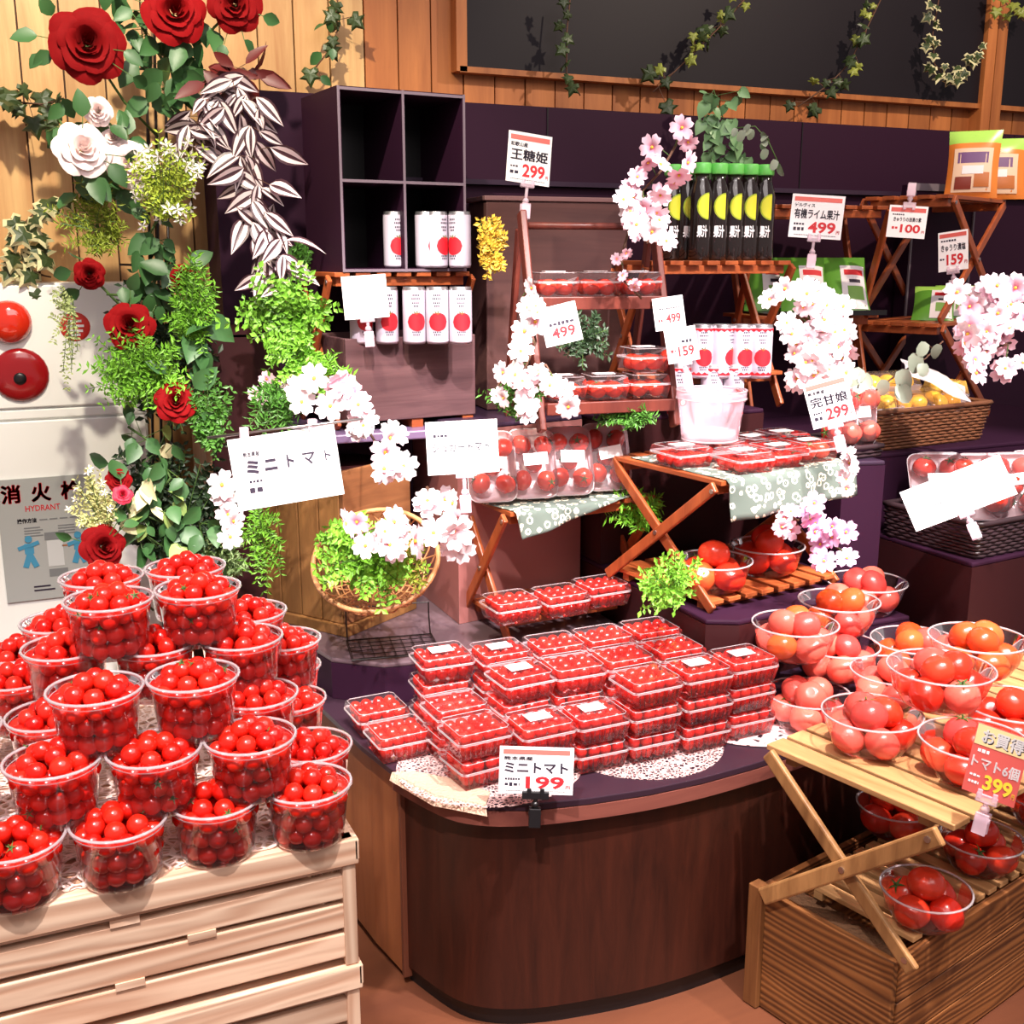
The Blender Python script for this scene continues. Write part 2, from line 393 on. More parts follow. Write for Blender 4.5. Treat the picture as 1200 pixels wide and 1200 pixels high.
MB().box2((e0[0]-.006, e0[1]-.012, .02), (e0[0]+.012, e0[1]+.004, .485)).build('corner_post', wood('counter_corner_wood', (108, 60, 40), (84, 44, 30), 'Z'), cn, bev=.002)

tier('low dark plinth on the counter under the wicker basket and wire rack', [(.56, 2.555), (.60, 2.37), (.70, 2.285), (1.32, 2.20), (1.32, 2.86), (.56, 2.86)], .501, .60, DARK, plain('plinth_grey_top', (96, 78, 84), .3, .08))
tier('dark plinth with glossy edge under the middle stand holding two tomato bowls', [(1.335, 1.95), (1.40, 1.915), (1.62, 1.94), (1.80, 2.0), (1.83, 2.08), (1.83, 2.86), (1.335, 2.86)], .501, .72, DARKBR, DARK)
tier('tall brown tier behind the three punnets, below the flowered cloth', [(.955, 2.47), (1.325, 2.53), (1.325, 2.86), (.955, 2.86)], .601, 1.10, PANELBR, DARKTOP)
tier('dark tier behind the wicker basket with a pale purple edge on top', [(.60, 2.56), (.95, 2.54), (.95, 2.86), (.60, 2.86)], .601, 1.085, DARK, plain('purple_edge', (110, 90, 120), .3), .022, .004, [(.60, 2.79), (.95, 2.79), (.95, 2.86), (.60, 2.86)])
tier('dark brown tier behind the two tomato bowls on the middle stand', rect(1.337, 2.44, 1.829, 2.86), .721, 1.10, DARKBR, DARK)
tier('dark tier under the green snack bags, far back beside the middle shelves', rect(1.84, 2.42, 1.995, 2.86), .501, 1.0, DARK, DARK)
tier('narrow dark purple plinth with the black tray of tomato packs on top', [(1.845, 2.13), (1.95, 2.10), (1.99, 2.41), (1.845, 2.41)], .501, 1.005, DARK, DARKTOP)
tier('dark plinth under the black woven tray beside the stacked tomato bowls', [(2.0, 1.845), (2.75, 1.93), (2.75, 2.19), (2.0, 2.19)], .501, .80, DARKBR, DARK)
tier('dark tier under the basket of yellow fruit', rect(2.0, 2.20, 3.1, 2.86), .501, 1.0, DARK, DARK)
sb = thing('side_board', 'dark brown side board with a pale edge beside the green plants', 'board', (0, 0, 0))
MB().box2((.415, 2.72, .05), (.59, 2.94, 1.31)).build('panel', DARKBR, sb)
MB().box2((.40, 2.715, .05), (.414, 2.94, 1.315)).build('pale_edge', wood('edge_wood', (170, 130, 96), (130, 92, 66), 'Z'), sb)
MB().box2((.40, 2.715, 1.316), (.59, 2.94, 1.328)).build('top_cap', DARKBR, sb)

# ------------------------------------------------------------------ fire hydrant cabinet
HC = thing('fire_hydrant_cabinet', 'white fire hydrant cabinet on the wall with red lamp and red alarm button', 'hydrant cabinet', (0, 3.0, 0))
CW = plain('cabinet_white_paint', (246, 246, 242), .4)
MB().box2((-.75, .012, .06), (.30, .14, 1.435)).build('body', CW, HC, bev=.004)
MB().box2((-.74, 0, 1.132), (.295, .011, 1.43)).build('upper_panel', CW, HC, bev=.003)
MB().box2((-.74, 0, .08), (.295, .011, 1.098)).build('door', CW, HC, bev=.003)
MB().box2((-.74, .003, 1.104), (.295, .0115, 1.126)).build('middle_strip', CW, HC, bev=.002)
def yball(cx, cz, r, depth, name, mat, parent, n=24):
    m = MB(); m.lathe([(r, 0), (r*.98, depth*.35), (r*.8, depth*.75), (r*.45, depth*.95), (.001, depth)], n)
    o = m.build(name, mat, parent, True); o.rotation_euler = (pi/2, 0, 0); o.location = (cx, -.001, cz); return o
REDLAMP = plain('red_lamp_lens', (216, 46, 24), .12, coat=1)
yball(-.006, 1.344, .052, .035, 'signal_lamp', REDLAMP, HC)
yball(.008, 1.214, .066, .014, 'alarm_button_plate', plain('red_alarm_plate', (150, 16, 22), .2, coat=.6), HC)
b = yball(.006, 1.206, .015, .006, 'push_button', BLACK, HC); b.location.y = -.014
b = yball(.143, 1.328, .036, .003, 'round_sticker', plain('red_sticker', (206, 44, 34), .5), HC)
for dz, dx in ((.014, .02), (.002, .026), (-.010, .022), (-.02, .014)):
    MB().box((.143, -.0045, 1.328+dz), (dx*1.6, .001, .006)).build('sticker_mark', WHITE, HC)
HSIGN = MB().box2((-.075, -.006, .637), (.150, -.001, .955)).build('instruction_sign', plain('sign_grey', (168, 170, 168), .5), HC)
RINK = plain('red_ink', (206, 30, 40), .6); KINK = plain('black_ink', (40, 30, 50), .6); PINK = plain('pale_pink_ink', (246, 190, 190), .6)
BINK = plain('blue_ink', (66, 142, 178), .6); YINK = plain('yellow_ink', (250, 214, 60), .6); GINK = plain('grey_ink', (120, 122, 124), .6)
HS = bpy.data.objects.new('sign_print', None); COL.objects.link(HS); HS.parent = HC; HS.location = (0, -.0075, 0); HS.rotation_euler = (pi/2, 0, 0)
def htext(s, x0, z0, x1, z1, mat, bold=.02):
    o = fit_text(s, x0, z0, x1, z1, 0, mat, HSIGN, bold); o.location = (0, -.0066, 0); o.rotation_euler = (pi/2, 0, 0)
bpy.data.objects.remove(HS)
htext('消', -.066, .893, -.018, .942, RINK, .02); htext('火', .004, .893, .052, .942, RINK, .02); htext('栓', .074, .893, .122, .942, RINK, .02)
htext('HYDRANT', -.012, .870, .070, .885, RINK, .015)
htext('操作方法', -.034, .840, .012, .853, KINK, .02)
def hbar(x0, z0, x1, z1, mat): MB().box2((x0, -.0068, z0), (x1, -.0061, z1)).build('print_mark', mat, HSIGN)
for k in range(4):
    hbar(.018+.024*k, .845, .037+.024*k, .848, GINK)
    hbar(-.02, .826-.007*k, .018+.006*(k % 2), .829-.007*k, GINK); hbar(.06, .826-.007*k, .10+.005*(k % 2), .829-.007*k, GINK)
def figure(cx, cz, s):
    m = MB()
    for fk, (a, b, r) in enumerate((((0, .035), (0, .062), .011), ((0, .035), (-.012, 0), .007), ((0, .035), (.014, 0), .007), ((0, .058), (-.026, .05), .005), ((0, .056), (.024, .064), .005))):
        m.bar((cx+a[0]*s, -.0065-.0002*fk, cz+a[1]*s), (cx+b[0]*s, -.0065-.0002*fk, cz+b[1]*s), r*2, .001, (0, 1, 0))
    m.lathe([(.009, -.0005), (.009, .0005)], 10, c=(0, 0, 0)); k = len(m.v)-20
    for i in range(k, len(m.v)): v = m.v[i]; m.v[i] = (cx+v[0], -.0080+v[2], cz+.074*s+v[1])
    m.build('printed_figure', BINK, HSIGN)
figure(-.012, .725, 1.0); figure(.105, .725, 1.0)
hbar(.03, .722, .068, .79, plain('light_grey_ink', (200, 202, 202), .6)); hbar(.026, .792, .075, .812, GINK)
hbar(.066, .772, .094, .776, plain('brown_ink', (160, 100, 60), .6)); hbar(.03, .695, .075, .715, GINK)
hbar(-.01, .67, .03, .674, KINK); hbar(-.01, .66, .04, .664, KINK)

# ------------------------------------------------------------------ pale crates with the cups
CX1, CY0 = .352, 1.305
CTOP = .75
def pale_crate(z0, label):
    W, D, Hh = .86, .72, .186
    t = thing('slatted_crate', label, 'crate', (CX1-W, CY0, z0), 0, 'pale slatted crates')
    for k in range(4):
        z = .012+k*.044
        MB().box2((.012, 0, z), (W-.012, .012, z+.036)).build('slat', W_CRATE, t, bev=.002)
        MB().box2((W-.012, .02, z), (W, D-.02, z+.036)).build('slat', W_CRATEY, t, bev=.002)
    for xx in (.0, W-.018):
        for yy in (.0, D-.02):
            MB().box2((xx, yy-(.003 if yy == 0 else 0), 0), (xx+.018, yy+.02, Hh)).build('corner_post', W_CRATEY, t, bev=.002)
    for k in range(3):
        for xx in (.2+.09*(k % 2), .55+.09*(k % 2)):
            MB().box2((xx, -.002, .047+k*.044), (xx+.035, .012, .057+k*.044)).build('spacer_block', W_CRATE, t)
    MB().box2((.0, .004, Hh-.012), (W, D, Hh)).build('lid_panel', W_CRATE, t)
    MB().box2((-.003, -.006, Hh-.036), (W+.004, .004, Hh+.001)).build('top_rail', W_CRATE, t, bev=.002)
    MB().box2((W-.002, -.006, Hh-.03), (W+.005, D, Hh)).build('side_rail', W_CRATEY, t, bev=.002)
    return t
for k, nm in enumerate(('topmost', 'second', 'third', 'lowest')):
    pale_crate(CTOP-.1875*(k+1), 'pale slatted wooden crate, %s of the stack under the cherry tomato cups' % nm)
tag(MB().box2((-.5, CY0+.015, CTOP), (CX1-.012, CY0+.7, CTOP+.003)).build('lattice_mat', lace('lattice_plastic', (250, 228, 216), 70.0, .1, .13)), 'pale perforated mat between the top crate and the tomato cups', 'mat')

# cups: px of rim centre, layer
CH = .074; RT = .0565; RB = .046
cups = [
 (358, 917, 0, 'rightmost of the front row'), (251, 934, 0, 'second from right in the front row'),
 (134, 960, 0, 'third from right in the front row'), (24, 980, 0, 'at the lower left corner of the pile'),
 (59, 890, 1, 'second layer, left end in front'), (172, 877, 1, 'second layer, middle of the front'), (283, 863, 1, 'second layer, right end in front'),
 (111, 806, 2, 'third layer, left of two in front'), (226, 791, 2, 'third layer, right of two in front'),
 (364, 872, 0, 'right side, behind the rightmost front cup'), (338, 818, 0, 'right crate edge, third cup back'),
 (300, 812, 1, 'second layer, behind the right end cup'), (335, 779, 0, 'right crate edge, fourth cup back'),
 (-40, 905, 1, 'second layer, cut by left picture edge'), (36, 840, 1, 'second layer, behind the left end cup'), (-30, 850, 1, 'far left, mostly out of the picture'),
 (77, 757, 2, 'upper left, below the top four'), (183, 752, 2, 'below the gap between top cups'), (280, 745, 2, 'right shoulder, below the top right cup'),
 (20, 790, 1, 'far left, half hidden behind others'), (20, 763, 1, 'far left at the back'),
 (72, 727, 2, 'back left shoulder beside the hydrant cabinet'), (333, 748, 1, 'back right edge beside the side board'), (290, 716, 2, 'back right shoulder behind the top'),
 (133, 700, 3, 'top left of the pile, front'), (226, 689, 3, 'top right of the pile, front'), (122, 675, 3, 'top left of the pile, back'), (214, 664, 3, 'top right of the pile, back'),
]
P = []
for px, py, L, lb in cups:
    p = at(px, py, z=CTOP+.004+CH+L*.0745); P.append([p.x, p.y, L, lb])
for it in range(60):
    for i in range(len(P)):
        for j in range(i):
            if P[i][2] == P[j][2]:
                dx, dy = P[i][0]-P[j][0], P[i][1]-P[j][1]; d = sqrt(dx*dx+dy*dy)+1e-9
                if d < .1175:
                    k = (.1175-d)/2/d; P[i][0] += dx*k; P[i][1] += dy*k; P[j][0] -= dx*k; P[j][1] -= dy*k
cupb = MB().lathe([(RB*.6, .001), (RB, .0), (RB+.001, .006), (RT-.003, CH-.008), (RT, CH-.006), (RT+.001, CH)], 28, True, False).mesh('cup_wall', CLEAR, True)
cupr = MB().tube([((RT+.001)*cos(2*pi*k/28), (RT+.001)*sin(2*pi*k/28), CH) for k in range(28)], .0022, 5, True).mesh('rim', RIM, True)
rk = MB().tube([((RT-.002)*cos(2*pi*k/28), (RT-.002)*sin(2*pi*k/28), CH-.008) for k in range(28)], .0009, 4, True).mesh('rim_step', RIM, True)
chm = []
for k in range(3):
    m = MB(); m.ball((0, 0, 0), .0128, 12, 8, U(.93, 1.04)); chm.append(m.mesh('cherry_tomato', T_CH, True))
cal = MB()
for k in range(5):
    a = 2*pi*k/5; cal.add([(.0015*cos(a+1.2), .0015*sin(a+1.2), .0128), (.0015*cos(a-1.2), .0015*sin(a-1.2), .0128), (.0085*cos(a), .0085*sin(a), .0135)], [(0, 1, 2)])
cal.tube([(0, 0, .012), (.002, .001, .018)], .0008, 4)
calm = cal.mesh('calyx', GREEN_ST)
toms = []
for ci, (cx, cy, L, lb) in enumerate(P):
    z0 = CTOP+.0035+L*.0745
    t = thing('tomato_cup', 'clear cup of cherry tomatoes, '+lb, 'plastic cup', (cx, cy, z0), 0, 'clear cups of cherry tomatoes')
    link('cup_wall', cupb, t); rr_ = link('rim', cupr, t); link('rim_step', rk, rr_)
    rot = U(0, 6)
    for z, n, rr, sh, rown in ((.0140, 11, RB-.0125, 0, 'bottom row'), (.0365, 12, .0495-.0125, .3, 'middle row'), (.059, 12, .054-.0125, .1, 'upper row'), (.054, 5, .018, .4, 'core'), (.0725, 7, .030, .2, 'heap'), (.0835, 3, .0125, .6, 'peak')):
        for k in range(n):
            a = rot+sh+2*pi*(k+U(-.08, .08))/n
            r2 = rr+U(-.001, .001)
            pos = (cx+r2*cos(a), cy+r2*sin(a), z0+z+U(-.0025, .0025))
            face = (-(cos(a)*cx+sin(a)*cy))/sqrt(cx*cx+cy*cy)
            top = z > .07
            vis = (1 if top else face)
            toms.append((sqrt(cx*cx+cy*cy+(pos[2]-1.5)**2)-.12*vis, vis, ci, pos, rown))
    toms_ok = True
# front cups first: those that show largest stand singly, the others join into one pile
front = [0, 1, 2, 3, 4, 5, 6, 7, 8, 24, 25]
cand = sorted([t for t in toms if t[2] in front and t[1] > .15 and t[4] != 'core'], key=lambda t: (t[2] in (24, 25), -t[1]))
sel = cand[:298]
selset = set(id(t) for t in sel)
rest = MB()
for k, t in enumerate(toms):
    if id(t) in selset: continue
    rest.ball(t[3], .0128, 8, 6, 1, 0, U(0, 6))
CUPID = {0: 'front row right cup', 1: 'front row second cup from right', 2: 'front row third cup from right', 3: 'lower left corner cup', 4: 'second layer left cup', 5: 'second layer middle cup', 6: 'second layer right cup', 7: 'third layer left cup', 8: 'third layer right cup', 24: 'top left front cup', 25: 'top right front cup'}
byrow = {}
for t in sel: byrow.setdefault((t[2], t[4]), []).append(t)
wordof = {}
for k, L in byrow.items():
    for t, wd in zip(L, ranked([q[3] for q in L])): wordof[id(t)] = wd
for t in sel:
    o = link('cherry_tomato', random.choice(chm)); o.location = t[3]; o.rotation_euler = (U(-1, 1), U(-1, 1), U(0, 6)); o.scale = (U(.95, 1.06),)*3
    cid = CUPID[t[2]]
    tag(o, 'cherry tomato, %s in the %s, %s' % (wordof[id(t)], t[4], cid), 'cherry tomato', 'cherry tomatoes in the '+cid)
    if U(0, 1) < .2:
        c = link('calyx', calm, o)
tag(rest.build('cherry_tomatoes', T_CHI, None, True), 'red cherry tomatoes filling the other cups of the pile', 'cherry tomatoes', None, 'stuff')

# white net beside the pile
nm = MB(); base = at(398, 905, z=CTOP+.03)
for k in range(7):
    pts = [(.30+.012*cos(k+i*.8)+.01*i*.4, 1.42+.02*sin(k*1.7+i*.9), CTOP+.006+.011*i*(.6+.4*sin(k))) for i in range(6)]
    nm.tube([(max(p[0], .335)+.002*k, p[1], p[2]) for p in pts], .0012, 4)
tag(nm.build('plastic_net', WHITE, None, True), 'crumpled white plastic net at the right edge of the cup pile', 'net')

# ------------------------------------------------------------------ lace mats on the counter
def doily(label, c, rx, ry, mat, z=.5006):
    m = MB(); m.lathe([(1, 0), (1, .0012)], 40); 
    m.v = [(x*rx, y*ry, zz) for x, y, zz in m.v]
    o = m.build('lace_mat', [mat]); o.location = (c[0], c[1], z); return tag(o, label, 'lace mat', 'lace mats on the counter')
doily('round white lace mat under the front left punnets', (.80, 1.905), .19, .18, LACE1)
doily('round white lace mat under the middle of the punnet stack', (1.13, 1.875), .175, .175, LACE1)
doily('large round ring patterned lace mat under the tomato bowls, right of the punnets', (1.44, 1.905), .19, .18, LACE2, .5022)
sm = MB()
pa = [(.612, 1.99, .5035), (.605, 1.93, .504), (.655, 1.825, .504), (.73, 1.75, .504), (.76, 1.80, .5035)]
g0 = [(.606, 1.955, .504), (.592, 1.935, .502), (.585, 1.93, .475)]
sm.add([(.70, 1.88, .5036), (.645, 1.935, .504), (.606, 1.945, .5045), (.652, 1.822, .5045), (.725, 1.748, .5045), (.752, 1.79, .504), (.598, 1.937, .492), (.643, 1.812, .488), (.722, 1.736, .486)],
       [(0, 1, 2), (0, 2, 3), (0, 3, 4), (0, 4, 5), (2, 6, 7, 3), (3, 7, 8, 4)])
o = sm.build('woven_place_mat', plain('woven_cream', (206, 172, 148), .8, .08, bump=.6, bscale=160)); tag(o, 'cream woven place mat folded over the counter edge beside the small price card', 'place mat')
sd = o.modifiers.new('thick', 'SOLIDIFY'); sd.thickness = .0015

# ------------------------------------------------------------------ punnets of mini tomatoes
PW, PD, PH, PL = .118, .108, .036, .019
def frustum(m, w0, d0, z0, w1, d1, z1, cap0=False, cap1=False, mi=0):
    c = [(-1, -1), (1, -1), (1, 1), (-1, 1)]
    fs = [(i, (i+1) % 4, 4+(i+1) % 4, 4+i) for i in range(4)]
    if cap0: fs.append((3, 2, 1, 0))
    if cap1: fs.append((4, 5, 6, 7))
    m.add([(x*w0/2, y*d0/2, z0) for x, y in c]+[(x*w1/2, y*d1/2, z1) for x, y in c], fs, mi); return m
def loop(w, d, z, r, m):
    q = .008
    pts = [(-w/2+q, -d/2, z), (w/2-q, -d/2, z), (w/2, -d/2+q, z), (w/2, d/2-q, z), (w/2-q, d/2, z), (-w/2+q, d/2, z), (-w/2, d/2-q, z), (-w/2, -d/2+q, z)]
    m.tube(pts, r, 4, True); return m
tray = frustum(MB(), PW*.84, PD*.84, .001, PW*.97, PD*.97, PH, True)
for k in range(-4, 5):
    tray.bar((k*.0105, -PD*.425, .004), (k*.0118, -PD*.478, PH-.003), .0016, .0016)
trayM = tray.mesh('tray', CLEAR)
lidM = frustum(frustum(MB(), PW*.96, PD*.96, PH+.001, PW*.93, PD*.92, PH+PL*.8), PW*.93, PD*.92, PH+PL*.8, PW*.86, PD*.85, PH+PL, False, True).mesh('lid', CLEAR)
rimM = loop(PW*.9, PD*.9, PH+PL*.95, .0007, loop(PW, PD, PH+.0015, .0011, loop(PW, PD, PH-.0015, .0011, MB()))).mesh('rim', RIM)
LABW = plain('white_sticker', (244, 236, 236), .5)
pun_rest = MB()
PUNN = []
def punnet(x, y, z, rz, label, group, lab=False, pool=None, fill=True):
    t = thing('tomato_punnet', label, 'punnet', (x, y, z), rz, group)
    link('tray', trayM, t); ld = link('lid', lidM, t); link('rim', rimM, t)
    if lab: MB().box((0, .005, PH+PL+.0008), (.05, .035, .0008)).build('sticker', LABW, ld)
    if fill:
        for (zz, nx, ny, s) in ((.0165, 4, 4, .82), (.0395, 4, 3, .86)):
            for i in range(nx):
                for j in range(ny):
                    if zz < .02 and 0 < j and 0 < i < nx-1: continue
                    a = (-1+2*(i+.5)/nx)*PW*s/2*1.02+U(-.002, .002); b = (-1+2*(j+.5)/ny)*PD*s/2+U(-.002, .002)
                    pun_rest.ball((x+a*cos(rz)-b*sin(rz), y+a*sin(rz)+b*cos(rz), z+zz+U(-.001, .002)), .0138, 8, 6, 1, 0, U(0, 6))
    return t
ST = PH+PL+.004
# columns: x, y, number in stack, yaw, words
cols = [
 (1.110, 1.826, 3, .02, 'front column just right of the step'), (1.233, 1.826, 3, .03, 'front column second from the right'), (1.355, 1.838, 3, .02, 'front column at the right end'),
 (1.125, 1.950, 3, -.02, 'second row column behind the step'), (1.250, 1.953, 3, .04, 'second row column near the right end'), (1.345, 1.962, 0, .0, ''),
 (.885, 1.955, 3, .05, 'middle column, left side'), (1.005, 1.952, 3, -.03, 'column in the very middle'),
 (.875, 1.832, 2, .06, 'low front column behind the price card'), (.993, 1.828, 2, .0, 'low front column beside the step'),
 (.752, 1.862, 2, .10, 'low front left column, second row'), (.775, 1.775, 0, .06, ''), (.757, 1.985, 2, .06, 'low left column, third row'),
 (.775, 2.115, 3, .0, 'tall column at the back left'), (.900, 2.085, 3, .0, 'back row column second from left'), (1.025, 2.078, 3, .0, 'back row column third from left'),
 (1.150, 2.078, 3, .0, 'back row column below the slats'), (1.272, 2.082, 3, .0, 'back row column at the right end'), (.645, 2.17, 1, .05, 'single one far left on the counter'), (.650, 2.035, 1, .04, 'single one in front of the far left one'),
]
LEV = ('bottom', 'second', 'third', 'fourth')
for x, y, n, rz, wd in cols:
    for k in range(n):
        z = .504+k*ST
        nmk = 'top' if k == n-1 else LEV[k]
        lb = 'punnet of mini tomatoes, '+(nmk+' of stack, ' if n > 1 else '')+wd
        punnet(x+U(-.003, .003), y+U(-.003, .003), z, rz+U(-.03, .03), lb, 'stacked punnets of mini tomatoes', n > 1 and k == n-1 and U(0, 1) < .3)
for px, py, wd in ((602, 716, 'left'), (660, 708, 'middle'), (708, 697, 'right')):
    p = at(px, py, z=.69)
    punnet(p.x, p.y+.02, .6655, .06, 'punnet of mini tomatoes, %s of three on the slats below the flowered cloth' % wd, 'three punnets on the lower slats')
tag(pun_rest.build('mini_tomatoes', T_CHI, None, True), 'small red mini tomatoes packed inside the clear punnets', 'mini tomatoes', None, 'stuff')

# ------------------------------------------------------------------ folding stands
def stand(label, F, yaw, wd, dp, zt, zb, wm, lm, low=None, rows=1, nsl=None, name='folding_shelf', legb=True, group='folding wooden shelves'):
    t = thing(name, label, 'folding shelf', (F[0], F[1], zb), yaw, group); H = zt-zb
    n = nsl or max(4, int(wd/.05)); pw = wd/n
    key = MB().box((0, dp/2, 0), (pw*.72, dp, .011)).mesh('slat', wm)
    for k in range(n):
        s = link('slat', key, t, .0015); s.location = ((k+.5)*pw, 0, H-.0055)
    for yy in (.03, dp-.03): MB().box2((.016, yy-.012, H-.033), (wd-.016, yy+.012, H-.0115)).build('rail', wm, t, bev=.0015)
    if low is not None:
        key = MB().box((0, dp/2+.0, 0), (pw*.72, dp*.92, .010)).mesh('slat', wm)
        for k in range(n):
            s = link('slat', key, t, .0015); s.location = ((k+.5)*pw, 0, low-zb-.005)
        for yy in (.06, dp-.06): MB().box2((.016, yy-.011, low-zb-.03), (wd-.016, yy+.011, low-zb-.0105)).build('lower_rail', wm, t)
    for x, sg in ((-.004, -1), (wd+.004, 1)):
        a = MB().bar((x, .008, H-.012), (x, dp-.012, .006), .026, .011).build('leg', lm, t, bev=.003)
        b = MB().bar((x-sg*.0125, dp-.008, H-.012), (x-sg*.0125, .012, .006), .026, .011).build('leg', lm, t, bev=.003)
        for yy, zz in ((dp/2, H/2), (.012, H-.022)): MB().tube([(x+sg*.005, yy, zz), (x+sg*.008, yy, zz)], .0055, 10).build('bolt', METAL, a)
    return t
M_F = (1.00, 2.27); M_Z = .925; M_Y = radians(4)
M_ST = stand('folding slatted shelf under the flowered cloth and the wrapped tomato trays', M_F, M_Y, .42, .26, M_Z, .60, W_STAND, W_LEG, .66)
C_F = (1.365, 1.965); C_Y = radians(9); C_Z = 1.024
C_ST = stand('folding slatted shelf holding the flat punnets and the plastic bucket', C_F, C_Y, .42, .39, C_Z, .7205, W_STAND, W_LEG, .748)
UL_F = (.695, 2.60)
stand('folding slatted shelf under the black four cell box', UL_F, radians(5), .37, .26, 1.462, 1.0855, W_STAND, W_LEG)
CT_F = (1.462, 2.445); CT_Z = 1.488
stand('folding slatted shelf under the row of green capped lime bottles', CT_F, radians(-4), .42, .26, CT_Z, 1.101, W_STAND, W_LEG, 1.20)
BR_F = (1.905, 2.59); BR_Z = 1.638
stand('folding slatted shelf behind the price cards 499 and 100', BR_F, radians(-8), .40, .24, BR_Z, 1.0005, W_STAND, W_LEG, 1.335)
R_P = Vector((2.42, 2.43)); R_U = Vector((cos(radians(-66)), sin(radians(-66)))); R_V = Vector((-R_U.y, R_U.x)); R_Z = 1.668; R_F = R_P-R_U*.26
stand('tall folding shelf with the orange snack packets on top', R_F, radians(-66), .26, .46, R_Z, 1.312, W_STAND, W_LEG)
stand('lower folding shelf below the orange packets, behind the pink blossoms', R_F, radians(-66), .26, .46, 1.311, 1.0005, W_STAND, W_LEG)
def rdeck(a, b, z): q = R_P+R_V*a-R_U*b; return Vector((q.x, q.y, z))
# crate on the floor at the right with its stand
RC = thing('burnt_wood_crate', 'dark burnt wood crate on the floor under the pale folding shelf', 'crate', (1.338, 1.32, 0), radians(13.3))
Lc, Dc, Hc = .95, .318, .268
for z0, z1 in ((.004, .088), (.091, .176), (.179, Hc)):
    MB().box2((.016, 0, z0), (Lc, .015, z1)).build('side_plank', W_BURNT, RC, bev=.002)
    MB().box2((.016, Dc-.015, z0), (Lc, Dc, z1)).build('side_plank', W_BURNT, RC, bev=.002)
MB().box2((0, .003, .004), (.016, Dc-.022, Hc-.002)).build('end_board', W_BURNTY, RC, bev=.002)
MB().box2((-.012, Dc-.022, .002), (.018, Dc+.012, Hc+.004)).build('corner_post', wood('burnt_post_wood', (156, 104, 58), (92, 52, 28), 'Z'), RC, bev=.002)
MB().box2((Lc-.016, .015, .004), (Lc, Dc-.015, Hc)).build('end_board', W_BURNTY, RC)
MB().box2((.016, .015, .19), (Lc-.016, Dc-.015, .20)).build('inner_floor', W_BURNT, RC)
MB().box2((.018, .016, .2005), (.10, Dc-.018, .235)).build('packing_block', plain('dark_straw', (120, 84, 56), .9, .1, bump=.8, bscale=90), RC)
R2 = thing('folding_shelf', 'pale folding shelf standing in the burnt wood crate, loaded with tomato bowls', 'folding shelf', (1.352, 1.30, .2005), radians(13.3), 'folding wooden shelves')
wd, dp, zt = .92, .345, .57-.2005
key = MB().box((0, dp/2-.028, 0), (.05, dp+.056, .012)).mesh('slat', W_PALE)
for k in range(15):
    s = link('slat', key, R2, .002); s.location = (.026+k*.0605, 0, zt-.006)
for yy in (.01, dp-.045): MB().box2((.02, yy-.012, zt-.035), (wd-.01, yy+.012, zt-.0125)).build('rail', W_PALE, R2, bev=.0015)
key = MB().box((0, dp/2-.012, 0), (.03, dp-.09, .011)).mesh('slat', W_PALE)
for k in range(19):
    s = link('slat', key, R2, .002); s.location = (.075+k*.0425, .0, .285-.2005-.0055)
for yy in (.075, dp-.10): MB().box2((.06, yy-.01, .058), (wd-.02, yy+.01, .0735)).build('lower_rail', W_PALE, R2)
for x, sg in ((-.022, -1), (wd+.02, 1)):
    MB().bar((x+.014, dp-.012, zt-.012), (x+.014, -.012, .07), .030, .013).build('leg', W_PALELEG, R2, bev=.004)
    lg_ = MB().bar((x, -.046, zt-.016), (x, dp-.03, .06), .034, .013).build('leg', W_PALELEG, R2, bev=.004)
    for y, z, o in ((dp/2-.038, (zt+.044)/2, -.0095), (-.028, zt-.028, -.0095)): MB().tube([(x-.005, y, z), (x+o, y, z)], .006, 10).build('bolt', METAL, lg_)
    MB().tube([(x+.006, .003, .087), (x+.0055, .003, .087)], .006, 10).build('bolt', METAL, lg_)

# ------------------------------------------------------------------ large tomatoes in bowls
bigm = {}
def big_mesh(mat):
    if mat.name in bigm: return bigm[mat.name]
    L = []
    for k in range(3):
        m = MB(); m.ball((0, 0, 0), 1, 20, 13, U(.84, .92)); ph = U(0, 6)
        for i, v in enumerate(m.v):
            r = sqrt(v[0]**2+v[1]**2); a = atan2(v[1], v[0])
            s = 1+.035*cos(5*a+ph)*r; dz = -.16*max(0, 1-r/.35)**2*(1 if v[2] > 0 else -.5)
            m.v[i] = (v[0]*s, v[1]*s, v[2]+dz)
        L.append(m.mesh('tomato', mat, True))
    bigm[mat.name] = L; return L
bcal = MB()
for k in range(5):
    a = 2*pi*k/5+.2
    bcal.add([(.1*cos(a+1), .1*sin(a+1), .84), (.1*cos(a-1), .1*sin(a-1), .84), (.32*cos(a-.15), .32*sin(a-.15), .9), (.62*cos(a), .62*sin(a), .83), (.32*cos(a+.15), .32*sin(a+.15), .9)], [(0, 1, 2, 3, 4)])
bcal.tube([(0, 0, .8), (.03, .02, 1.08)], .045, 5)
bcalM = bcal.mesh('calyx', GREEN_ST)
def tomato(p, r, mat, label, group, calyx=False, name='tomato', tilt=.5):
    o = link(name, random.choice(big_mesh(mat))); o.location = p; o.scale = (r, r, r); o.rotation_euler = (U(-tilt, tilt), U(-tilt, tilt), U(0, 6))
    tag(o, label, 'tomato', group)
    if calyx: link('calyx', bcalM, o)
    return o
bowlM = {}
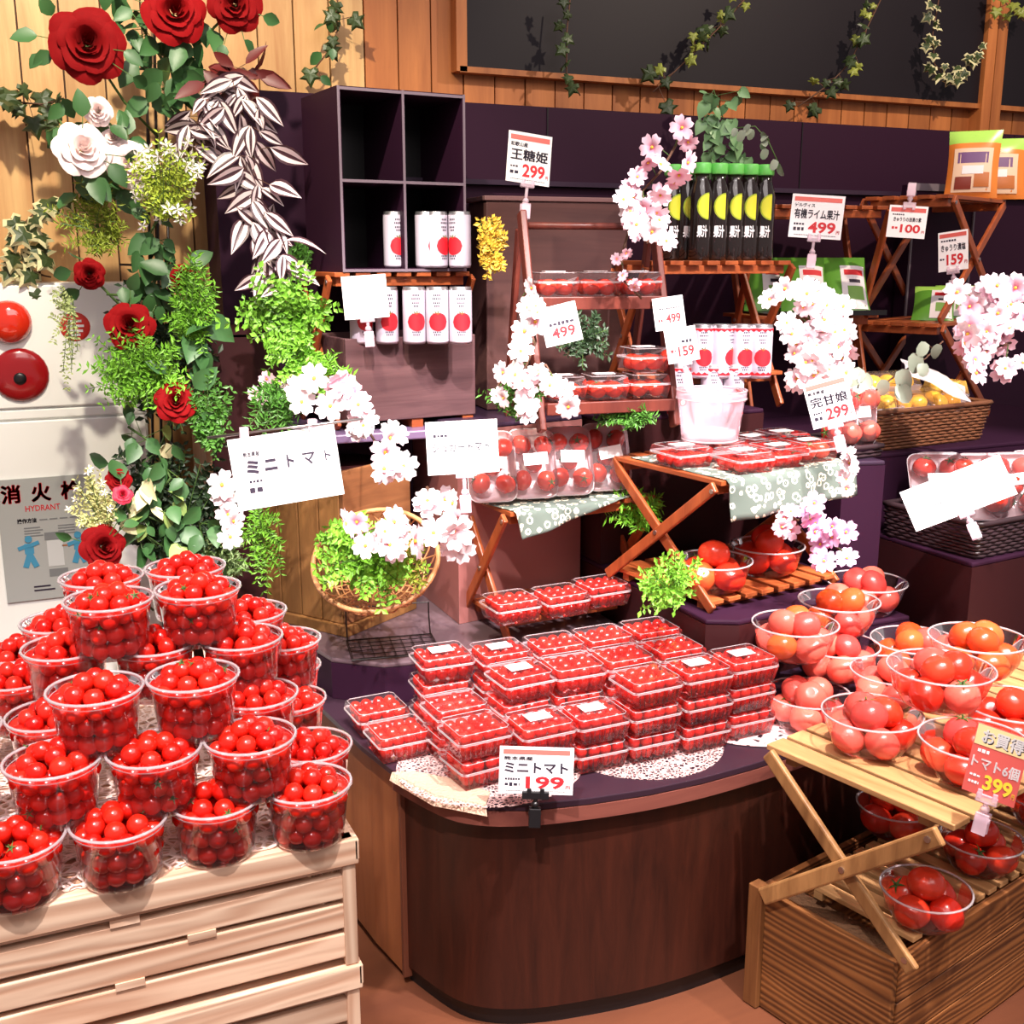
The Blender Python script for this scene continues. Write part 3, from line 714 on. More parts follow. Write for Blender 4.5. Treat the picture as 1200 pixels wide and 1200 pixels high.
def bowl_obj(x, y, z, R, Hb, label, group='clear plastic bowls of tomatoes'):
    k = (R, Hb)
    if k not in bowlM:
        a = MB().lathe([(R*.45, .001), (R*.62, 0), (R*.70, .006), (R*.86, Hb*.45), (R*.97, Hb*.9), (R, Hb)], 30, True, False).mesh('bowl_wall', CLEAR, True)
        b = MB().tube([(R*cos(2*pi*i/36), R*sin(2*pi*i/36), Hb) for i in range(36)], .0024, 5, True).mesh('rim', RIM, True)
        bowlM[k] = (a, b)
    t = thing('tomato_bowl', label, 'plastic bowl', (x, y, z), 0, group)
    link('bowl_wall', bowlM[k][0], t); link('rim', bowlM[k][1], t); return t
def fill(x, y, z, R, r, mats, lb, nb=4, nt=2, seed=0, lift=0.0):
    random.seed(seed+17)
    rb = max(R*.80-r, r*.98/ sin(pi/nb) if nb > 1 else 0); rb = min(rb, R*.86-r+.006)
    a0 = U(0, 6)
    pos = {'lower': [], 'upper': []}
    def one(px, py, pz, k, posw): pos[posw].append(Vector((px, py, pz)))
    for k in range(nb):
        a = a0+2*pi*k/nb; one(x+rb*cos(a), y+rb*sin(a), z+r*.9+.004+lift, k, 'lower')
    for k in range(nt):
        a = a0+pi/nb+2*pi*k/max(nt, 1); q = r*.75 if nt > 1 else 0
        one(x+q*cos(a), y+q*sin(a), z+r*2.25+lift, k, 'upper')
    for posw, L in pos.items():
        for p, rk_ in zip(L, ranked(L)):
            tomato(p, r*U(.95, 1.05), random.choice(mats), '%s tomato, %s in the %s' % (posw, rk_, lb), 'tomatoes in the '+lb, U(0, 1) < .12, tilt=.7)
tier('dark round riser holding up the back tomato bowls', [(1.70+.27*cos(2*pi*k/40), 1.965-.0+.17*sin(2*pi*k/40)) for k in range(40) if 1.70+.27*cos(2*pi*k/40) < 1.99], .5045, .575, DARK, DARKTOP)
# name px py rimz R mats nb nt label
HB = .075
PT = [T_PINK]; PO = [T_PINK, T_ORG, T_PINK]; RP = [T_RED, T_PINK]; RD = [T_RED]
BW = [
 (1.44, 1.535, .572, .094, RP, 5, 3, 'front left bowl on the pale shelf'),
 (1.525, 1.365, .572, .096, RD+[T_RED, T_PINK], 5, 3, 'bowl beside the red price card'),
 (1.72, 1.455, .572, .095, RD, 5, 1, 'bowl behind the red price card, right'),
 (1.635, 1.690, .572, .088, [T_ORG, T_PINK, T_PINK], 5, 1, 'bowl just behind the big raised bowl'),
 (1.578, 1.508, .652, .100, RP, 5, 3, 'big raised bowl of the pile'),
 (1.775, 1.605, .652, .098, [T_ORG, T_PINK, T_ORG], 5, 3, 'raised bowl with orange tomatoes at the right'),
 (1.50, 1.795, .5045, .090, PT, 4, 3, 'low bowl on the ring patterned lace mat'),
 (1.62, 1.85, .58, .092, PT, 5, 3, 'bowl in the centre between the back bowls'),
 (1.495, 1.845, .648, .092, PO, 5, 3, 'left back bowl beside the punnet stack'),
 (1.655, 1.895, .665, .090, PO, 4, 3, 'raised bowl behind the left back bowl'),
 (1.84, 2.015, .655, .096, PT, 4, 3, 'back bowl under the violet blossoms'),
 (1.80, 1.80, .58, .098, PO, 5, 3, 'low bowl right of the centre bowl'),
]
for k, (x, y, z, R, mats, nb, nt, wd) in enumerate(BW):
    bowl_obj(x, y, z, R, HB, 'clear plastic bowl of tomatoes, '+wd)
    fill(x, y, z, R, .0335, mats, wd, nb, nt, k)
tier('small dark step under the back bowl below the violet blossoms', rect(1.765, 1.94, 1.915, 2.075), .576, .654, DARK, DARK)
for k, (x, y, wd, mats) in enumerate(((1.60, 1.44, 'bowl on lower slats beside the crossed leg', RD), (1.755, 1.51, 'bowl on lower slats behind the leg', RD), (1.50, 1.585, 'shaded bowl under the pale shelf', RD), (1.90, 1.56, 'bowl on lower slats at right edge', RD))):
    if k == 0: x, y = at(1085, 1045, z=.345)[:2]
    if k == 1: x, y = at(1150, 985, z=.345)[:2]
    if k == 2: x, y = at(1050, 945, z=.345)[:2]
    if k == 3: x, y = at(1225, 935, z=.345)[:2]
    bowl_obj(x, y, .2865, .082, .066, 'clear plastic bowl of red tomatoes, '+wd); fill(x, y, .2865, .082, .0335, mats, wd, 4, 1 if k != 2 else 2, 40+k)
# two bowls on the middle stand
for px, py, wd, mats, nt in ((842, 668, 'left bowl on the middle stand slats', [T_ORG, T_RED], 1), (905, 650, 'right bowl on the middle stand slats', RD, 2)):
    p = at(px, py, z=.80)
    bowl_obj(p.x, p.y+.02, .7495, .088, .07, 'clear plastic bowl of tomatoes, '+wd); fill(p.x, p.y+.02, .7495, .088, .037, mats, wd, 4, nt, int(px))
random.seed(11)

# ------------------------------------------------------------------ black four cell box, mauve box, cans
BX = thing('cubby_box', 'black four cell box on the upper left folding shelf', 'box', (.722, 2.60, 1.4625), radians(5))
bw, bd, bh = .325, .25, .415
m_e = plain('grey_box_edge', (120, 104, 116), .5)
for z, nm in ((.004, 'bottom_board'), (bh-.004, 'top_board')): MB().box2((0, 0, z-.004), (bw, bd, z+.004)).build(nm, DARK, BX)
for x in (.004, bw-.004): MB().box2((x-.004, 0, .008), (x+.004, bd, bh-.008)).build('side_board', DARK, BX)
MB().box2((.008, bd-.006, .008), (bw-.008, bd, bh-.008)).build('back_board', BLACK, BX)
MB().box2((.008, .002, bh*.50-.003), (bw-.008, bd-.006, bh*.50+.003)).build('middle_shelf', DARK, BX)
MB().box2((bw/2-.003, .002, .008), (bw/2+.003, bd-.006, bh-.008)).build('divider', DARK, BX)
e = MB()
for z in (.0005, bh-.0085, bh*.5-.003): e.box2((0, -.0012, z), (bw, 0, z+.0065))
for x in (0, bw/2-.003, bw-.006): e.box2((x, -.0014, 0), (x+.006, -.0002, bh))
e.build('pale_edges', m_e, BX)
MV = thing('wooden_box', 'mauve stained wooden box under the row of tomato juice cans', 'box', (.715, 2.575, 1.0855), radians(5))
MB().box2((.0, 0, .022), (.345, .012, .223)).build('front_board', W_MAUVE, MV, bev=.002)
MB().box2((.0, .012, .022), (.012, .24, .223)).build('side_board', W_MAUVE, MV, bev=.002)
MB().box2((.333, .012, .022), (.345, .24, .223)).build('side_board', W_MAUVE, MV, bev=.002)
MB().box2((.012, .228, .022), (.333, .24, .223)).build('back_board', W_MAUVE, MV)
MB().box2((.012, .012, .20), (.333, .228, .209)).build('top_board', W_MAUVE, MV)
for x in (.03, .17, .31): MB().box2((x, .005, 0), (x+.03, .235, .022)).build('runner', W_STAND, MV)

INKT = plain('tomato_print_red', (206, 26, 40), .5); INKG = plain('leaf_print_green', (90, 110, 50), .5)
CANW = plain('can_white', (206, 196, 210), .3, spec=.6); TIN = plain('tin_metal', (200, 196, 200), .3, metal=.9)
CR, CHT = .0275, .133
def wrap(pts, R, off=.0004): return [((R+off)*sin(x/R), -(R+off)*cos(x/R), z) for x, z in pts]
def disc_strip(m, cx, cz, rx, rz, R, mi, half=None, off=.0004, n=14):
    # flat print wrapped round a cylinder: vertical strips of an ellipse
    xs = [cx-rx+2*rx*i/n for i in range(n+1)]
    if half == 'left': xs = [cx-rx+rx*i/n for i in range(n+1)]
    top = [(x, cz+rz*sqrt(max(0, 1-((x-cx)/rx)**2))) for x in xs]; bot = [(x, cz-rz*sqrt(max(0, 1-((x-cx)/rx)**2))) for x in xs]
    a, b = wrap(top, R, off), wrap(bot, R, off); k = len(xs)
    m.add(a+b, [(i, k+i, k+i+1, i+1) for i in range(k-1)], mi)
canM = {}
def can_parts(band):
    if band in canM: return canM[band]
    body = MB().lathe([(CR*.86, .001), (CR*.9, 0), (CR, .007), (CR, CHT-.008)], 26, True, False).mesh('can_body', CANW, True)
    lid = MB().lathe([(CR, CHT-.008), (CR*.93, CHT-.002), (CR*.93, CHT), (CR*.88, CHT), (CR*.87, CHT-.003), (.001, CHT-.003)], 26, False, False).mesh('can_lid', TIN, True)
    p = MB(); disc_strip(p, .002, .052, .0235, .0215, CR, 0)
    for k in range(5):
        a = -1.1+k*.55
        q = wrap([(.002, .069), (.002+.014*sin(a)-.002, .071+.010*cos(a)-.004), (.002+.014*sin(a)+.002, .071+.010*cos(a)-.003)], CR, .0008); p.add(q, [(0, 1, 2)], 1)
    for r, (z, wd) in enumerate(((.112, .016), (.104, .021), (.094, .018), (.087, .012), (.026, .020), (.020, .016))):
        kx = -wd/2
        while kx < wd/2-.003:
            q = wrap([(kx, z), (kx+.0026, z), (kx+.0026, z+.0042), (kx, z+.0042)], CR); p.add(q, [(0, 1, 2, 3)], 2); kx += .0042
    if band:
        for zb, sg in ((CHT-.009, -1), (.008, 1)):
            n = 48; R = CR+.0005
            a = [(R*sin(2*pi*i/n), -R*cos(2*pi*i/n), zb) for i in range(n)]; b = [(R*sin(2*pi*i/n), -R*cos(2*pi*i/n), zb+sg*(.006+.0025*sin(i*pi/2))) for i in range(n)]
            p.add(a+b, [(i, (i+1) % n, n+(i+1) % n, n+i) for i in range(n)], 0)
    canM[band] = (body, lid, p.mesh('can_print', [INKT, INKG, KINK])); return canM[band]
def can(x, y, z, rz, label, group, band=False):
    t = thing('juice_can', label, 'can', (x, y, z), rz, group)
    A_ = can_parts(band); b_ = link('can_body', A_[0], t); link('can_lid', A_[1], t); link('can_print', A_[2], b_)
    return t
def row(items, d, z, group, band=False, face=.35):
    for px, py, lb, tw in items:
        p = at(px, py, d=d); p = Vector((p.x, p.y, 0))
        can(p.x, p.y, z, -atan2(p.x, p.y)*.9+tw, lb, group, band)
row([(463, 307, 'white tomato can alone in the lower left cell of the black box', .35), (512, 307, 'left of two white tomato cans in the lower right cell of the black box', .75), (539, 307, 'right can in the lower right cell of the black box', -.75), (500, 300, 'can behind the two in the lower right cell of the black box', .9)], 2.72, 1.4715, 'cans in the black box')
row([(424, 399, 'leftmost can on the mauve box, behind the blank card', .4), (454, 400, 'second can from the left on the mauve box', .2), (486, 400, 'third can from the left on the mauve box', .15), (513, 400, 'fourth can from the left on the mauve box', -.05), (540, 400, 'rightmost can on the mauve box, dimmer than the others', .05)], 2.66, 1.2955, 'cans on the mauve box', False)
row([(890, 447, 'front right tomato can with red wavy bands, beside the white blossoms', .1), (868, 441, 'can with red bands just left of the front right one', .35), (845, 440, 'can with red bands in the back of the group, turned red side', 1.0), (822, 437, 'can with red bands above the plastic bucket, left back', .1)], 2.80, 1.2005, 'banded cans right of the middle', True)
row([(858, 477, 'front can with red bands standing low behind the plastic bucket, right', .35), (833, 480, 'low can with red bands standing behind the plastic bucket', .2), (795, 470, 'can with red bands half hidden behind the price card 159', .1)], 2.82, 1.1015, 'banded cans behind the bucket', True)

# lime bottles
BOT = plain('dark_bottle_glass', (30, 22, 20), .12, coat=.5); CAPG = plain('green_cap', (110, 206, 96), .4); LIME = plain('lime_print', (214, 214, 52), .5); LIMEE = plain('lime_print_edge', (150, 170, 40), .5)
BR = .0265
b_body = MB().lathe([(BR*.9, .0), (BR, .006), (BR, .05), (BR*.97, .085), (BR, .10), (BR*1.0, .145), (BR*.82, .165), (BR*.66, .178), (BR*.62, .196)], 24).mesh('bottle_body', BOT, True)
b_cap = MB().lathe([(BR*.74, .1945), (BR*.78, .197), (BR*.78, .216), (BR*.72, .219)], 24).mesh('bottle_cap', CAPG, True)
lp = MB(); disc_strip(lp, .018, .122, .028, .030, BR, 1, 'left', .0005); disc_strip(lp, .018, .122, .025, .027, BR, 0, 'left', .0008)
b_lab = lp.mesh('lime_print', [LIME, LIMEE])
tm = text_mesh('果汁', WHITE, .02).copy(); tx = [v.co.copy() for v in tm.vertices]
xa, xb, ya, yb = min(v.x for v in tx), max(v.x for v in tx), min(v.y for v in tx), max(v.y for v in tx)
for v, c in zip(tm.vertices, tx):
    X = (c.y-ya)/(yb-ya)*.020+.0005-.006; Z = .082-(c.x-xa)/(xb-xa)*.0
    X = (c.x-xa)/(xb-xa)*.024-.008; Z = .052+(c.y-ya)/(yb-ya)*.028
    v.co = ((BR+.001)*sin(X/BR), -(BR+.001)*cos(X/BR), Z)
pos = [(808, 'fourth bottle from the right'), (829, 'third bottle from the right end of the front'), (852, 'second from the right'), (0, '')]
bl = [(821, 300, 0, 'leftmost front bottle'), (838.5, 300, 0, 'second front bottle from the left'), (857, 300, 0, 'middle front bottle'), (874, 300, 0, 'second front bottle from the right'), (892, 300, 0, 'rightmost front bottle'), (803, 296, .055, 'back bottle left of the front row'), (786, 296, .07, 'leftmost bottle at the back, half behind the blossoms')]
bl[0] = (819, 300, 0, bl[0][3])
for px, py, back, wd in bl:
    p = at(px, 300, d=2.72); q = Vector((p.x, p.y+.075+back-.06, CT_Z+.0005))
    q = at(px, 300, y=CT_F[1]+.05+back-(px-775)*.0002); q = Vector((q.x, q.y, CT_Z+.0005))
    t = thing('lime_juice_bottle', 'dark lime juice bottle with green cap, '+wd, 'bottle', q, -atan2(q.x, q.y)*.9, 'lime juice bottles'); t.scale = (1.12, 1.12, 1.10)
    b_ = link('bottle_body', b_body, t); link('bottle_cap', b_cap, t); link('lime_print', b_lab, b_); link('lettering', tm, b_)

# ------------------------------------------------------------------ ladder shelf
LD = thing('ladder_shelf', 'red brown ladder shelf with a top rod, holding packs of tomatoes', 'shelf', (1.10, 2.30, 1.1015), radians(-8))
LW = .335
for x in (0, LW):
    MB().bar((x, .0, .0), (x, .17, .50), .036, .016).build('side_rail', W_LADDER, LD, bev=.004)
    MB().bar((x, .30, .0), (x, .19, .46), .03, .013).build('rear_leg', W_LADDER, LD, bev=.004)
MB().tube([(-.006, .163, .468), (LW+.006, .163, .468)], .0085, 10).build('rod', W_LADDER, LD, True)
MB().box2((.008, -.012, .052), (LW-.008, .14, .064)).build('shelf_board', W_LADDER, LD, bev=.002)
MB().box2((.008, -.016, .04), (LW-.008, -.006, .068)).build('shelf_lip', W_LADDER, LD, bev=.002)
MB().box2((.008, .055, .292), (LW-.008, .20, .304)).build('shelf_board', W_LADDER, LD, bev=.002)
MB().box2((.008, .046, .276), (LW-.008, .056, .306)).build('shelf_lip', W_LADDER, LD, bev=.002)
BC = thing('brown_box', 'tall brown mauve box behind the ladder shelf, below the price card 299', 'box', (1.13, 2.70, 1.1015), radians(-4))
MB().box2((0, 0, 0), (.40, .15, .535)).build('box_body', wood('brown_mauve_wood', (104, 66, 62), (74, 44, 44), 'X', 16, 10, .6), BC, bev=.003)
MB().box2((-.005, -.005, .536), (.405, .155, .548)).build('box_lid', plain('brown_box_edge', (128, 92, 92), .6), BC, bev=.002)

# packs with clear lids on the ladder shelf: 2 large tomatoes each
kp = {}
def lidpack(x, y, z, rz, label, group, wd=.10, dp=.095, n=2, r=.0215, mat=T_RED, hb=.034, hl=.024, lab=True):
    k = (wd, dp, hb)
    if k not in kp:
        a = frustum(MB(), wd*.86, dp*.86, .001, wd*.97, dp*.97, hb, True).mesh('tray', CLEAR)
        b = frustum(frustum(MB(), wd*.95, dp*.95, hb+.001, wd*.9, dp*.9, hb+hl*.8), wd*.9, dp*.9, hb+hl*.8, wd*.8, dp*.8, hb+hl, False, True).mesh('lid', CLEAR)
        c = loop(wd*.88, dp*.88, hb+hl*.92, .0008, loop(wd, dp, hb+.0015, .0012, loop(wd, dp, hb-.0015, .0012, MB()))).mesh('rim', RIM)
        kp[k] = (a, b, c)
    t = thing('tomato_pack', label, 'pack', (x, y, z), rz, group)
    for nm, me in zip(('tray', 'lid', 'rim'), kp[k]): link(nm, me, t)
    if lab: MB().box((0, .0, hb+hl+.0008), (wd*.5, dp*.3, .0008)).build('sticker', LABW, t)
    for i in range(n):
        for j in range(n):
            a = (i-(n-1)/2)*wd*.80/n; b = (j-(n-1)/2)*dp*.80/n
            pw_ = ('front', 'back')[j] if n == 2 else ('front', 'middle', 'back')[j]; qw_ = ('left', 'right')[i] if n == 2 else ('left', 'centre', 'right')[i]
            tomato((x+a*cos(rz)-b*sin(rz), y+a*sin(rz)+b*cos(rz), z+r*.92+.002), r, mat, '%s %s tomato in the pack, %s' % (pw_, qw_, label.split('pack, ')[-1]), 'tomatoes in the '+label, U(0, 1) < .15, 'small_tomato')
LDm = Matrix.Translation((1.10, 2.30, 1.1015)) @ Matrix.Rotation(radians(-8), 4, 'Z')
for k, wd in enumerate(('left', 'middle', 'right')):
    p = LDm @ Vector((.062+.105*k, .112, .3045)); lidpack(p.x, p.y, p.z, radians(-8), 'lidded tomato pack, %s of three on the upper ladder shelf' % wd, 'packs on the ladder shelf')
    p = LDm @ Vector((.062+.105*k, .046, .0685)); lidpack(p.x, p.y, p.z, radians(-8), 'lidded tomato pack, %s of three on the lower ladder shelf' % wd, 'packs on the ladder shelf')
p = LDm @ Vector((.268, .05, .0685+.0615)); lidpack(p.x, p.y, p.z, radians(-3), 'lidded tomato pack, stacked on the right one of the ladder shelf', 'packs on the ladder shelf')
# flat packs on the C shelf
CM = Matrix.Translation((C_F[0], C_F[1], C_Z)) @ Matrix.Rotation(C_Y, 4, 'Z')
DRZ = .0022
for u, v, wd, n in ((.058, .19, 'left end', 3), (.13, .065, 'front left', 3), (.245, .07, 'front centre', 3), (.36, .085, 'front right', 2), (.295, .20, 'behind the front centre', 3), (.175, .195, 'under the bucket', 3), (.405, .21, 'back right', 3)):
    p = CM @ Vector((u, v, DRZ)); lidpack(p.x, p.y, p.z, C_Y+U(-.12, .12), 'flat lidded tomato pack, %s on the flowered cloth shelf' % wd, 'flat packs on the middle shelf', .105, .115, n, .0165 if n == 3 else .024, T_CH if n == 3 else T_RED, .030, .018)
# bucket
p = CM @ Vector((.155, .20, DRZ+.0495))
BK = thing('plastic_bucket', 'clear frosted plastic bucket behind the flat packs, blown bright by the lamp', 'bucket', p, 0)
R0, R1, HH = .066, .082, .118
MB().lathe([(R0*.8, .001), (R0, 0), (R1*.95, HH*.82), (R1, HH*.84), (R1, HH)], 32, True, False).build('bucket_wall', CLEARJ, BK, True)
for z, r in ((HH, R1), (HH*.84, R1*1.0), (.002, R0)): MB().tube([(r*cos(2*pi*i/36), r*sin(2*pi*i/36), z) for i in range(36)], .0022, 5, True).build('rim', RIM, BK, True)
for s in (-1, 1): MB().ball((s*(R1+.003), -.01, HH*.78), .007, 8, 6).build('handle_boss', RIM, BK, True)
MB().lathe([(R0*.9, .0015), (R0*.92, .022)], 24).build('bucket_filling', plain('white_filling', (244, 236, 240), .8), BK, True)

# ------------------------------------------------------------------ flowered cloths
def drape(label, F, yaw, z, wd, dp, corners, n=30):
    R = Matrix.Translation((F[0], F[1], z)) @ Matrix.Rotation(yaw, 4, 'Z'); m = MB()
    (a, b, c, d) = [Vector((*q, 0)) for q in corners]
    for j in range(n+1):
        for i in range(n+1):
            s, t = i/n, j/n; q = (a*(1-s)+b*s)*(1-t)+(d*(1-s)+c*s)*t
            u, v, h = q.x, q.y, .0016
            e = .006
            if v < -e: k = -e-v; h -= k*.96; v = -e-.004-k*.16+.006*sin(u*45)*min(1, k/.05)
            if u > wd+.012: k = u-wd-.012; h -= k*.8; u = wd+.012+k*.5
            if u < -.012: k = -.012-u; h -= k*.8; u = -.012-k*.5
            m.v.append(tuple(R @ Vector((u, v, h+.0008*sin(u*60+v*40)))))
    for j in range(n):
        for i in range(n): k = j*(n+1)+i; m.f.append((k, k+1, k+n+2, k+n+1)); m.m.append(0)
    o = m.build('flowered_cloth', CLOTH, None, True); so = o.modifiers.new('thick', 'SOLIDIFY'); so.thickness = .001; so.offset = 1
    return tag(o, label, 'cloth', 'flowered cloths')
drape('grey green flowered cloth under the wrapped tomato trays, one corner hanging', M_F, M_Y, M_Z, .42, .26, ((.03, -.075), (.40, .02), (.40, .25), (-.01, .12)))
drape('grey green flowered cloth hanging in front of the middle shelf', C_F, C_Y, C_Z, .42, .39, ((.02, -.10), (.425, -.085), (.425, .33), (.02, .33)))

# ------------------------------------------------------------------ wrapped trays of tomatoes (standing)
WTRAY = plain('white_foam_tray', (246, 236, 240), .6)
def foam(mat_rot, label, group, wd=.115, h=.125, n=3, r=.0248, mats=(T_RED,), lab='white paper sticker', two=True):
    t = thing('wrapped_tray', label, 'wrapped tray', (0, 0, 0), 0, group); t.matrix_world = mat_rot
    def rr(w2, h2, q, zz, k=5):
        pts = []
        for sx, sy, a0 in ((1, 1, 0), (-1, 1, pi/2), (-1, -1, pi), (1, -1, 1.5*pi)):
            for i in range(k): a = a0+pi/2*i/(k-1); pts.append((sx*(w2/2-q)+q*cos(a), h2/2+sy*(h2/2-q)+q*sin(a), zz))
        return pts
    m = MB(); L = [rr(wd*.86, h*.86, .02, 0), rr(wd, h, .025, .018), rr(wd*.96, h*.96, .024, .018), rr(wd*.84, h*.84, .019, .003)]
    L[0] = [(x, y+h*.07, z) for x, y, z in L[0]]; L[2] = [(x, y+h*.02, z) for x, y, z in L[2]]; L[3] = [(x, y+h*.08, z) for x, y, z in L[3]]
    K = 20; m.add(sum(L, []), [(j*K+i, j*K+(i+1) % K, (j+1)*K+(i+1) % K, (j+1)*K+i) for j in range(3) for i in range(K)]+[tuple(range(K))[::-1], tuple(3*K+i for i in range(K))])
    m.build('tray', WTRAY, t, True)
    f = MB(); A = rr(wd*.98, h*.98, .025, .0185); A = [(x, y+h*.01, z) for x, y, z in A]; B = [(x*.86, h/2+(y-h/2)*.88, .056) for x, y, z in A]
    f.add(A+B, [(i, (i+1) % K, K+(i+1) % K, K+i) for i in range(K)]+[tuple(K+i for i in range(K))]); f.build('film', FILM, t, True)
    MB().box((0, h*.52, .0568), (wd*.5, h*.17, .0006), Matrix.Rotation(U(-.25, .25), 3, 'Z')).build('sticker', LABW, t)
    sp = [(-.26, .26), (.26, .24), (-.24, .76), (.25, .74), (0, .5)][:5 if two else 4]
    for (a, b), pw_ in zip(sp, ('lower left', 'lower right', 'upper left', 'upper right', 'middle')):
        q = mat_rot @ Vector((a*wd*.95, b*h, .004+r*.9))
        tomato(q, r, random.choice(mats), '%s tomato in the wrapped tray, %s' % (pw_, label.split(', ')[-1]), 'tomatoes in the '+label, True, 'wrapped_tomato', 1.6)
    return t
def lean(p, yaw, back=22):   # upright tray: local y up, local z towards the viewer
    return Matrix.Translation(p) @ Matrix.Rotation(yaw, 4, 'Z') @ Matrix.Rotation(radians(90-back), 4, 'X')
MM = Matrix.Translation((M_F[0], M_F[1], M_Z)) @ Matrix.Rotation(M_Y, 4, 'Z')
for u, v, yw, wd in ((.005, .085, -.30, 'leftmost'), (.110, .075, -.28, 'second from the left'), (.205, .065, -.25, 'third from the left'), (.315, .07, -.22, 'rightmost')):
    foam(lean(MM @ Vector((u, v, .0045)), M_Y+yw, 22), 'white wrapped tray of tomatoes, %s on the flowered cloth' % wd, 'wrapped trays on the flowered cloth', .118, .172)
PRZ = 1.0055

# ------------------------------------------------------------------ baskets
def wicker_box(name, label, F, yaw, wd, dp, h, cm, flare=.012, liner=None):
    t = thing(name, label, 'basket', (F[0], F[1], F[2]), yaw)
    n = int(h/.0085)
    def ring(z, g, wob, ph):
        P = []; q = flare*z/h
        c = [(-q, -q), (wd+q, -q), (wd+q, dp+q), (-q, dp+q)]
        for i in range(4):
            a, b = c[i], c[(i+1) % 4]; k = max(4, int((wd if i % 2 == 0 else dp)/.018))
            nx, ny = [(0, -1), (1, 0), (0, 1), (-1, 0)][i]
            for j in range(k):
                s = j/k; o = wob*(1 if (j+ph) % 2 else -1)
                P.append((a[0]+(b[0]-a[0])*s+nx*o, a[1]+(b[1]-a[1])*s+ny*o, z))
        return P
    m = MB()
    for k in range(n): m.tube(ring(.006+k*h/n, 0, .0022, k), .0042, 5, True)
    tag(m.build('weave', cm, t, True), None, None, None, 'stuff')
    MB().tube(ring(h, 0, 0, 0), .0075, 6, True).build('rim', cm, t, True)
    MB().box2((0, 0, 0), (wd, dp, .006)).build('base', cm, t)
    if liner: MB().box2((.006, .006, h*.55), (wd-.006, dp-.006, h*.56)).build('liner', liner, t)
    return t
WK_D = plain('black_wicker', (52, 36, 40), .4, .1); WK_B = plain('brown_wicker', (116, 72, 46), .45, .15)
T2 = (2.03, 1.865, .8005)
wicker_box('woven_tray', 'black woven tray of wrapped tomatoes in front of the yellow fruit basket', T2, radians(6), .46, .27, .085, WK_D, .006, DARK)
T2M = Matrix.Translation(T2) @ Matrix.Rotation(radians(6), 4, 'Z')
for u, v, yw, wd in ((.075, .17, -.55, 'left end'), (.15, .11, -.50, 'second from the left'), (.24, .075, -.45, 'third from the left'), (.36, .07, -.40, 'right end')):
    foam(lean(T2M @ Vector((u, v, .0475)), radians(6)+yw, 34), 'white wrapped tray of tomatoes, %s of the black woven tray' % wd, 'wrapped trays in the black tray', .14, .18, r=.029, mats=(T_PINK, T_RED))
mt = (1.87, 2.17, PRZ)
wicker_box('woven_tray', 'small black woven tray with two upright tomato packs beside the card 299', (1.852, 2.14, PRZ), radians(4), .125, .20, .028, WK_D, .002, DARK)
for x, y, yw, wd in ((1.875, 2.19, -.45, 'left'), (1.945, 2.20, -.55, 'right')):
    foam(lean(Vector((x, y, PRZ+.017)), yw, 16), 'white wrapped tray of pink tomatoes, %s of two upright ones beside card 299' % wd, 'upright trays beside the card 299', .088, .16, r=.030, mats=(T_PINK,), two=False)
T1 = (2.02, 2.225, 1.0005)
wicker_box('wicker_basket', 'brown wicker basket of yellow fruit packs at the right', T1, radians(6), .42, .17, .105, WK_B, .015, plain('basket_liner', (120, 84, 50), .8))
T1M = Matrix.Translation(T1) @ Matrix.Rotation(radians(6), 4, 'Z')
def ypack(u, v, z, lb, rz=0, n=(2, 2)):
    p = T1M @ Vector((u, v, z)); wd, dp = .062*n[0], .062*n[1]
    t = thing('fruit_pack', lb, 'pack', p, radians(6)+rz, 'packs of yellow fruit')
    frustum(MB(), wd*.86, dp*.86, 0, wd, dp, .022, True).build('tray', RIM, t); loop(wd, dp, .022, .0016, MB()).build('rim', RIM, t)
    frustum(MB(), wd*.98, dp*.98, .0235, wd*.8, dp*.8, .06, False, True).build('film', FILM, t)
    for i in range(n[0]):
        for j in range(n[1]):
            q = t.location + Matrix.Rotation(radians(6)+rz, 3, 'Z') @ Vector(((i-(n[0]-1)/2)*.054, (j-(n[1]-1)/2)*.054, .028))
            o = link('yellow_tomato', random.choice(big_mesh(YEL))); o.location = q; o.scale = (.0275,)*3; o.rotation_euler = (U(-.6, .6), U(-.6, .6), U(0, 6))
            tag(o, '%s %s yellow fruit, pack %s' % (('front', 'back', '')[j], ('left', 'right', 'far right')[i] if n[0] == 3 else ('left', 'right')[i], lb.split('fruit ')[1]), 'yellow fruit', 'yellow fruit in the '+lb)
ypack(.06, .07, .088, 'clear pack of yellow fruit at the left end of the wicker basket', .1, (2, 2)); ypack(.185, .05, .082, 'clear pack of yellow fruit in front in the wicker basket', -.1, (2, 1))
ypack(.30, .06, .08, 'clear pack of yellow fruit right of the middle of the basket', .1, (2, 2)); ypack(.385, .10, .10, 'clear pack of yellow fruit at the right end of the basket', -.1, (1, 2))
ypack(.18, .125, .13, 'raised clear pack of yellow fruit lying on the others', -.15, (3, 1))
p = T1M @ Vector((.185, .045, .128))
bag = MB()
for j in range(9):
    for i in range(9):
        s, t_ = i/8-.5, j/8-.5; bag.v.append((s*.20, t_*.085, .018*(1-(2*s)**2)*(1-(2*t_)**2)+.004*sin(9*s+7*t_)))
for j in range(8):
    for i in range(8): k = j*9+i; bag.f.append((k, k+1, k+10, k+9)); bag.m.append(0)
o = bag.build('plastic_bag', clear('bag_plastic', haze=.45, edge=.6), None, True); o.location = p+Vector((.06, -.02, .045)); o.rotation_euler = (.45, .42, -.35)
tag(o, 'shiny white plastic bag lying over the yellow fruit packs', 'plastic bag')

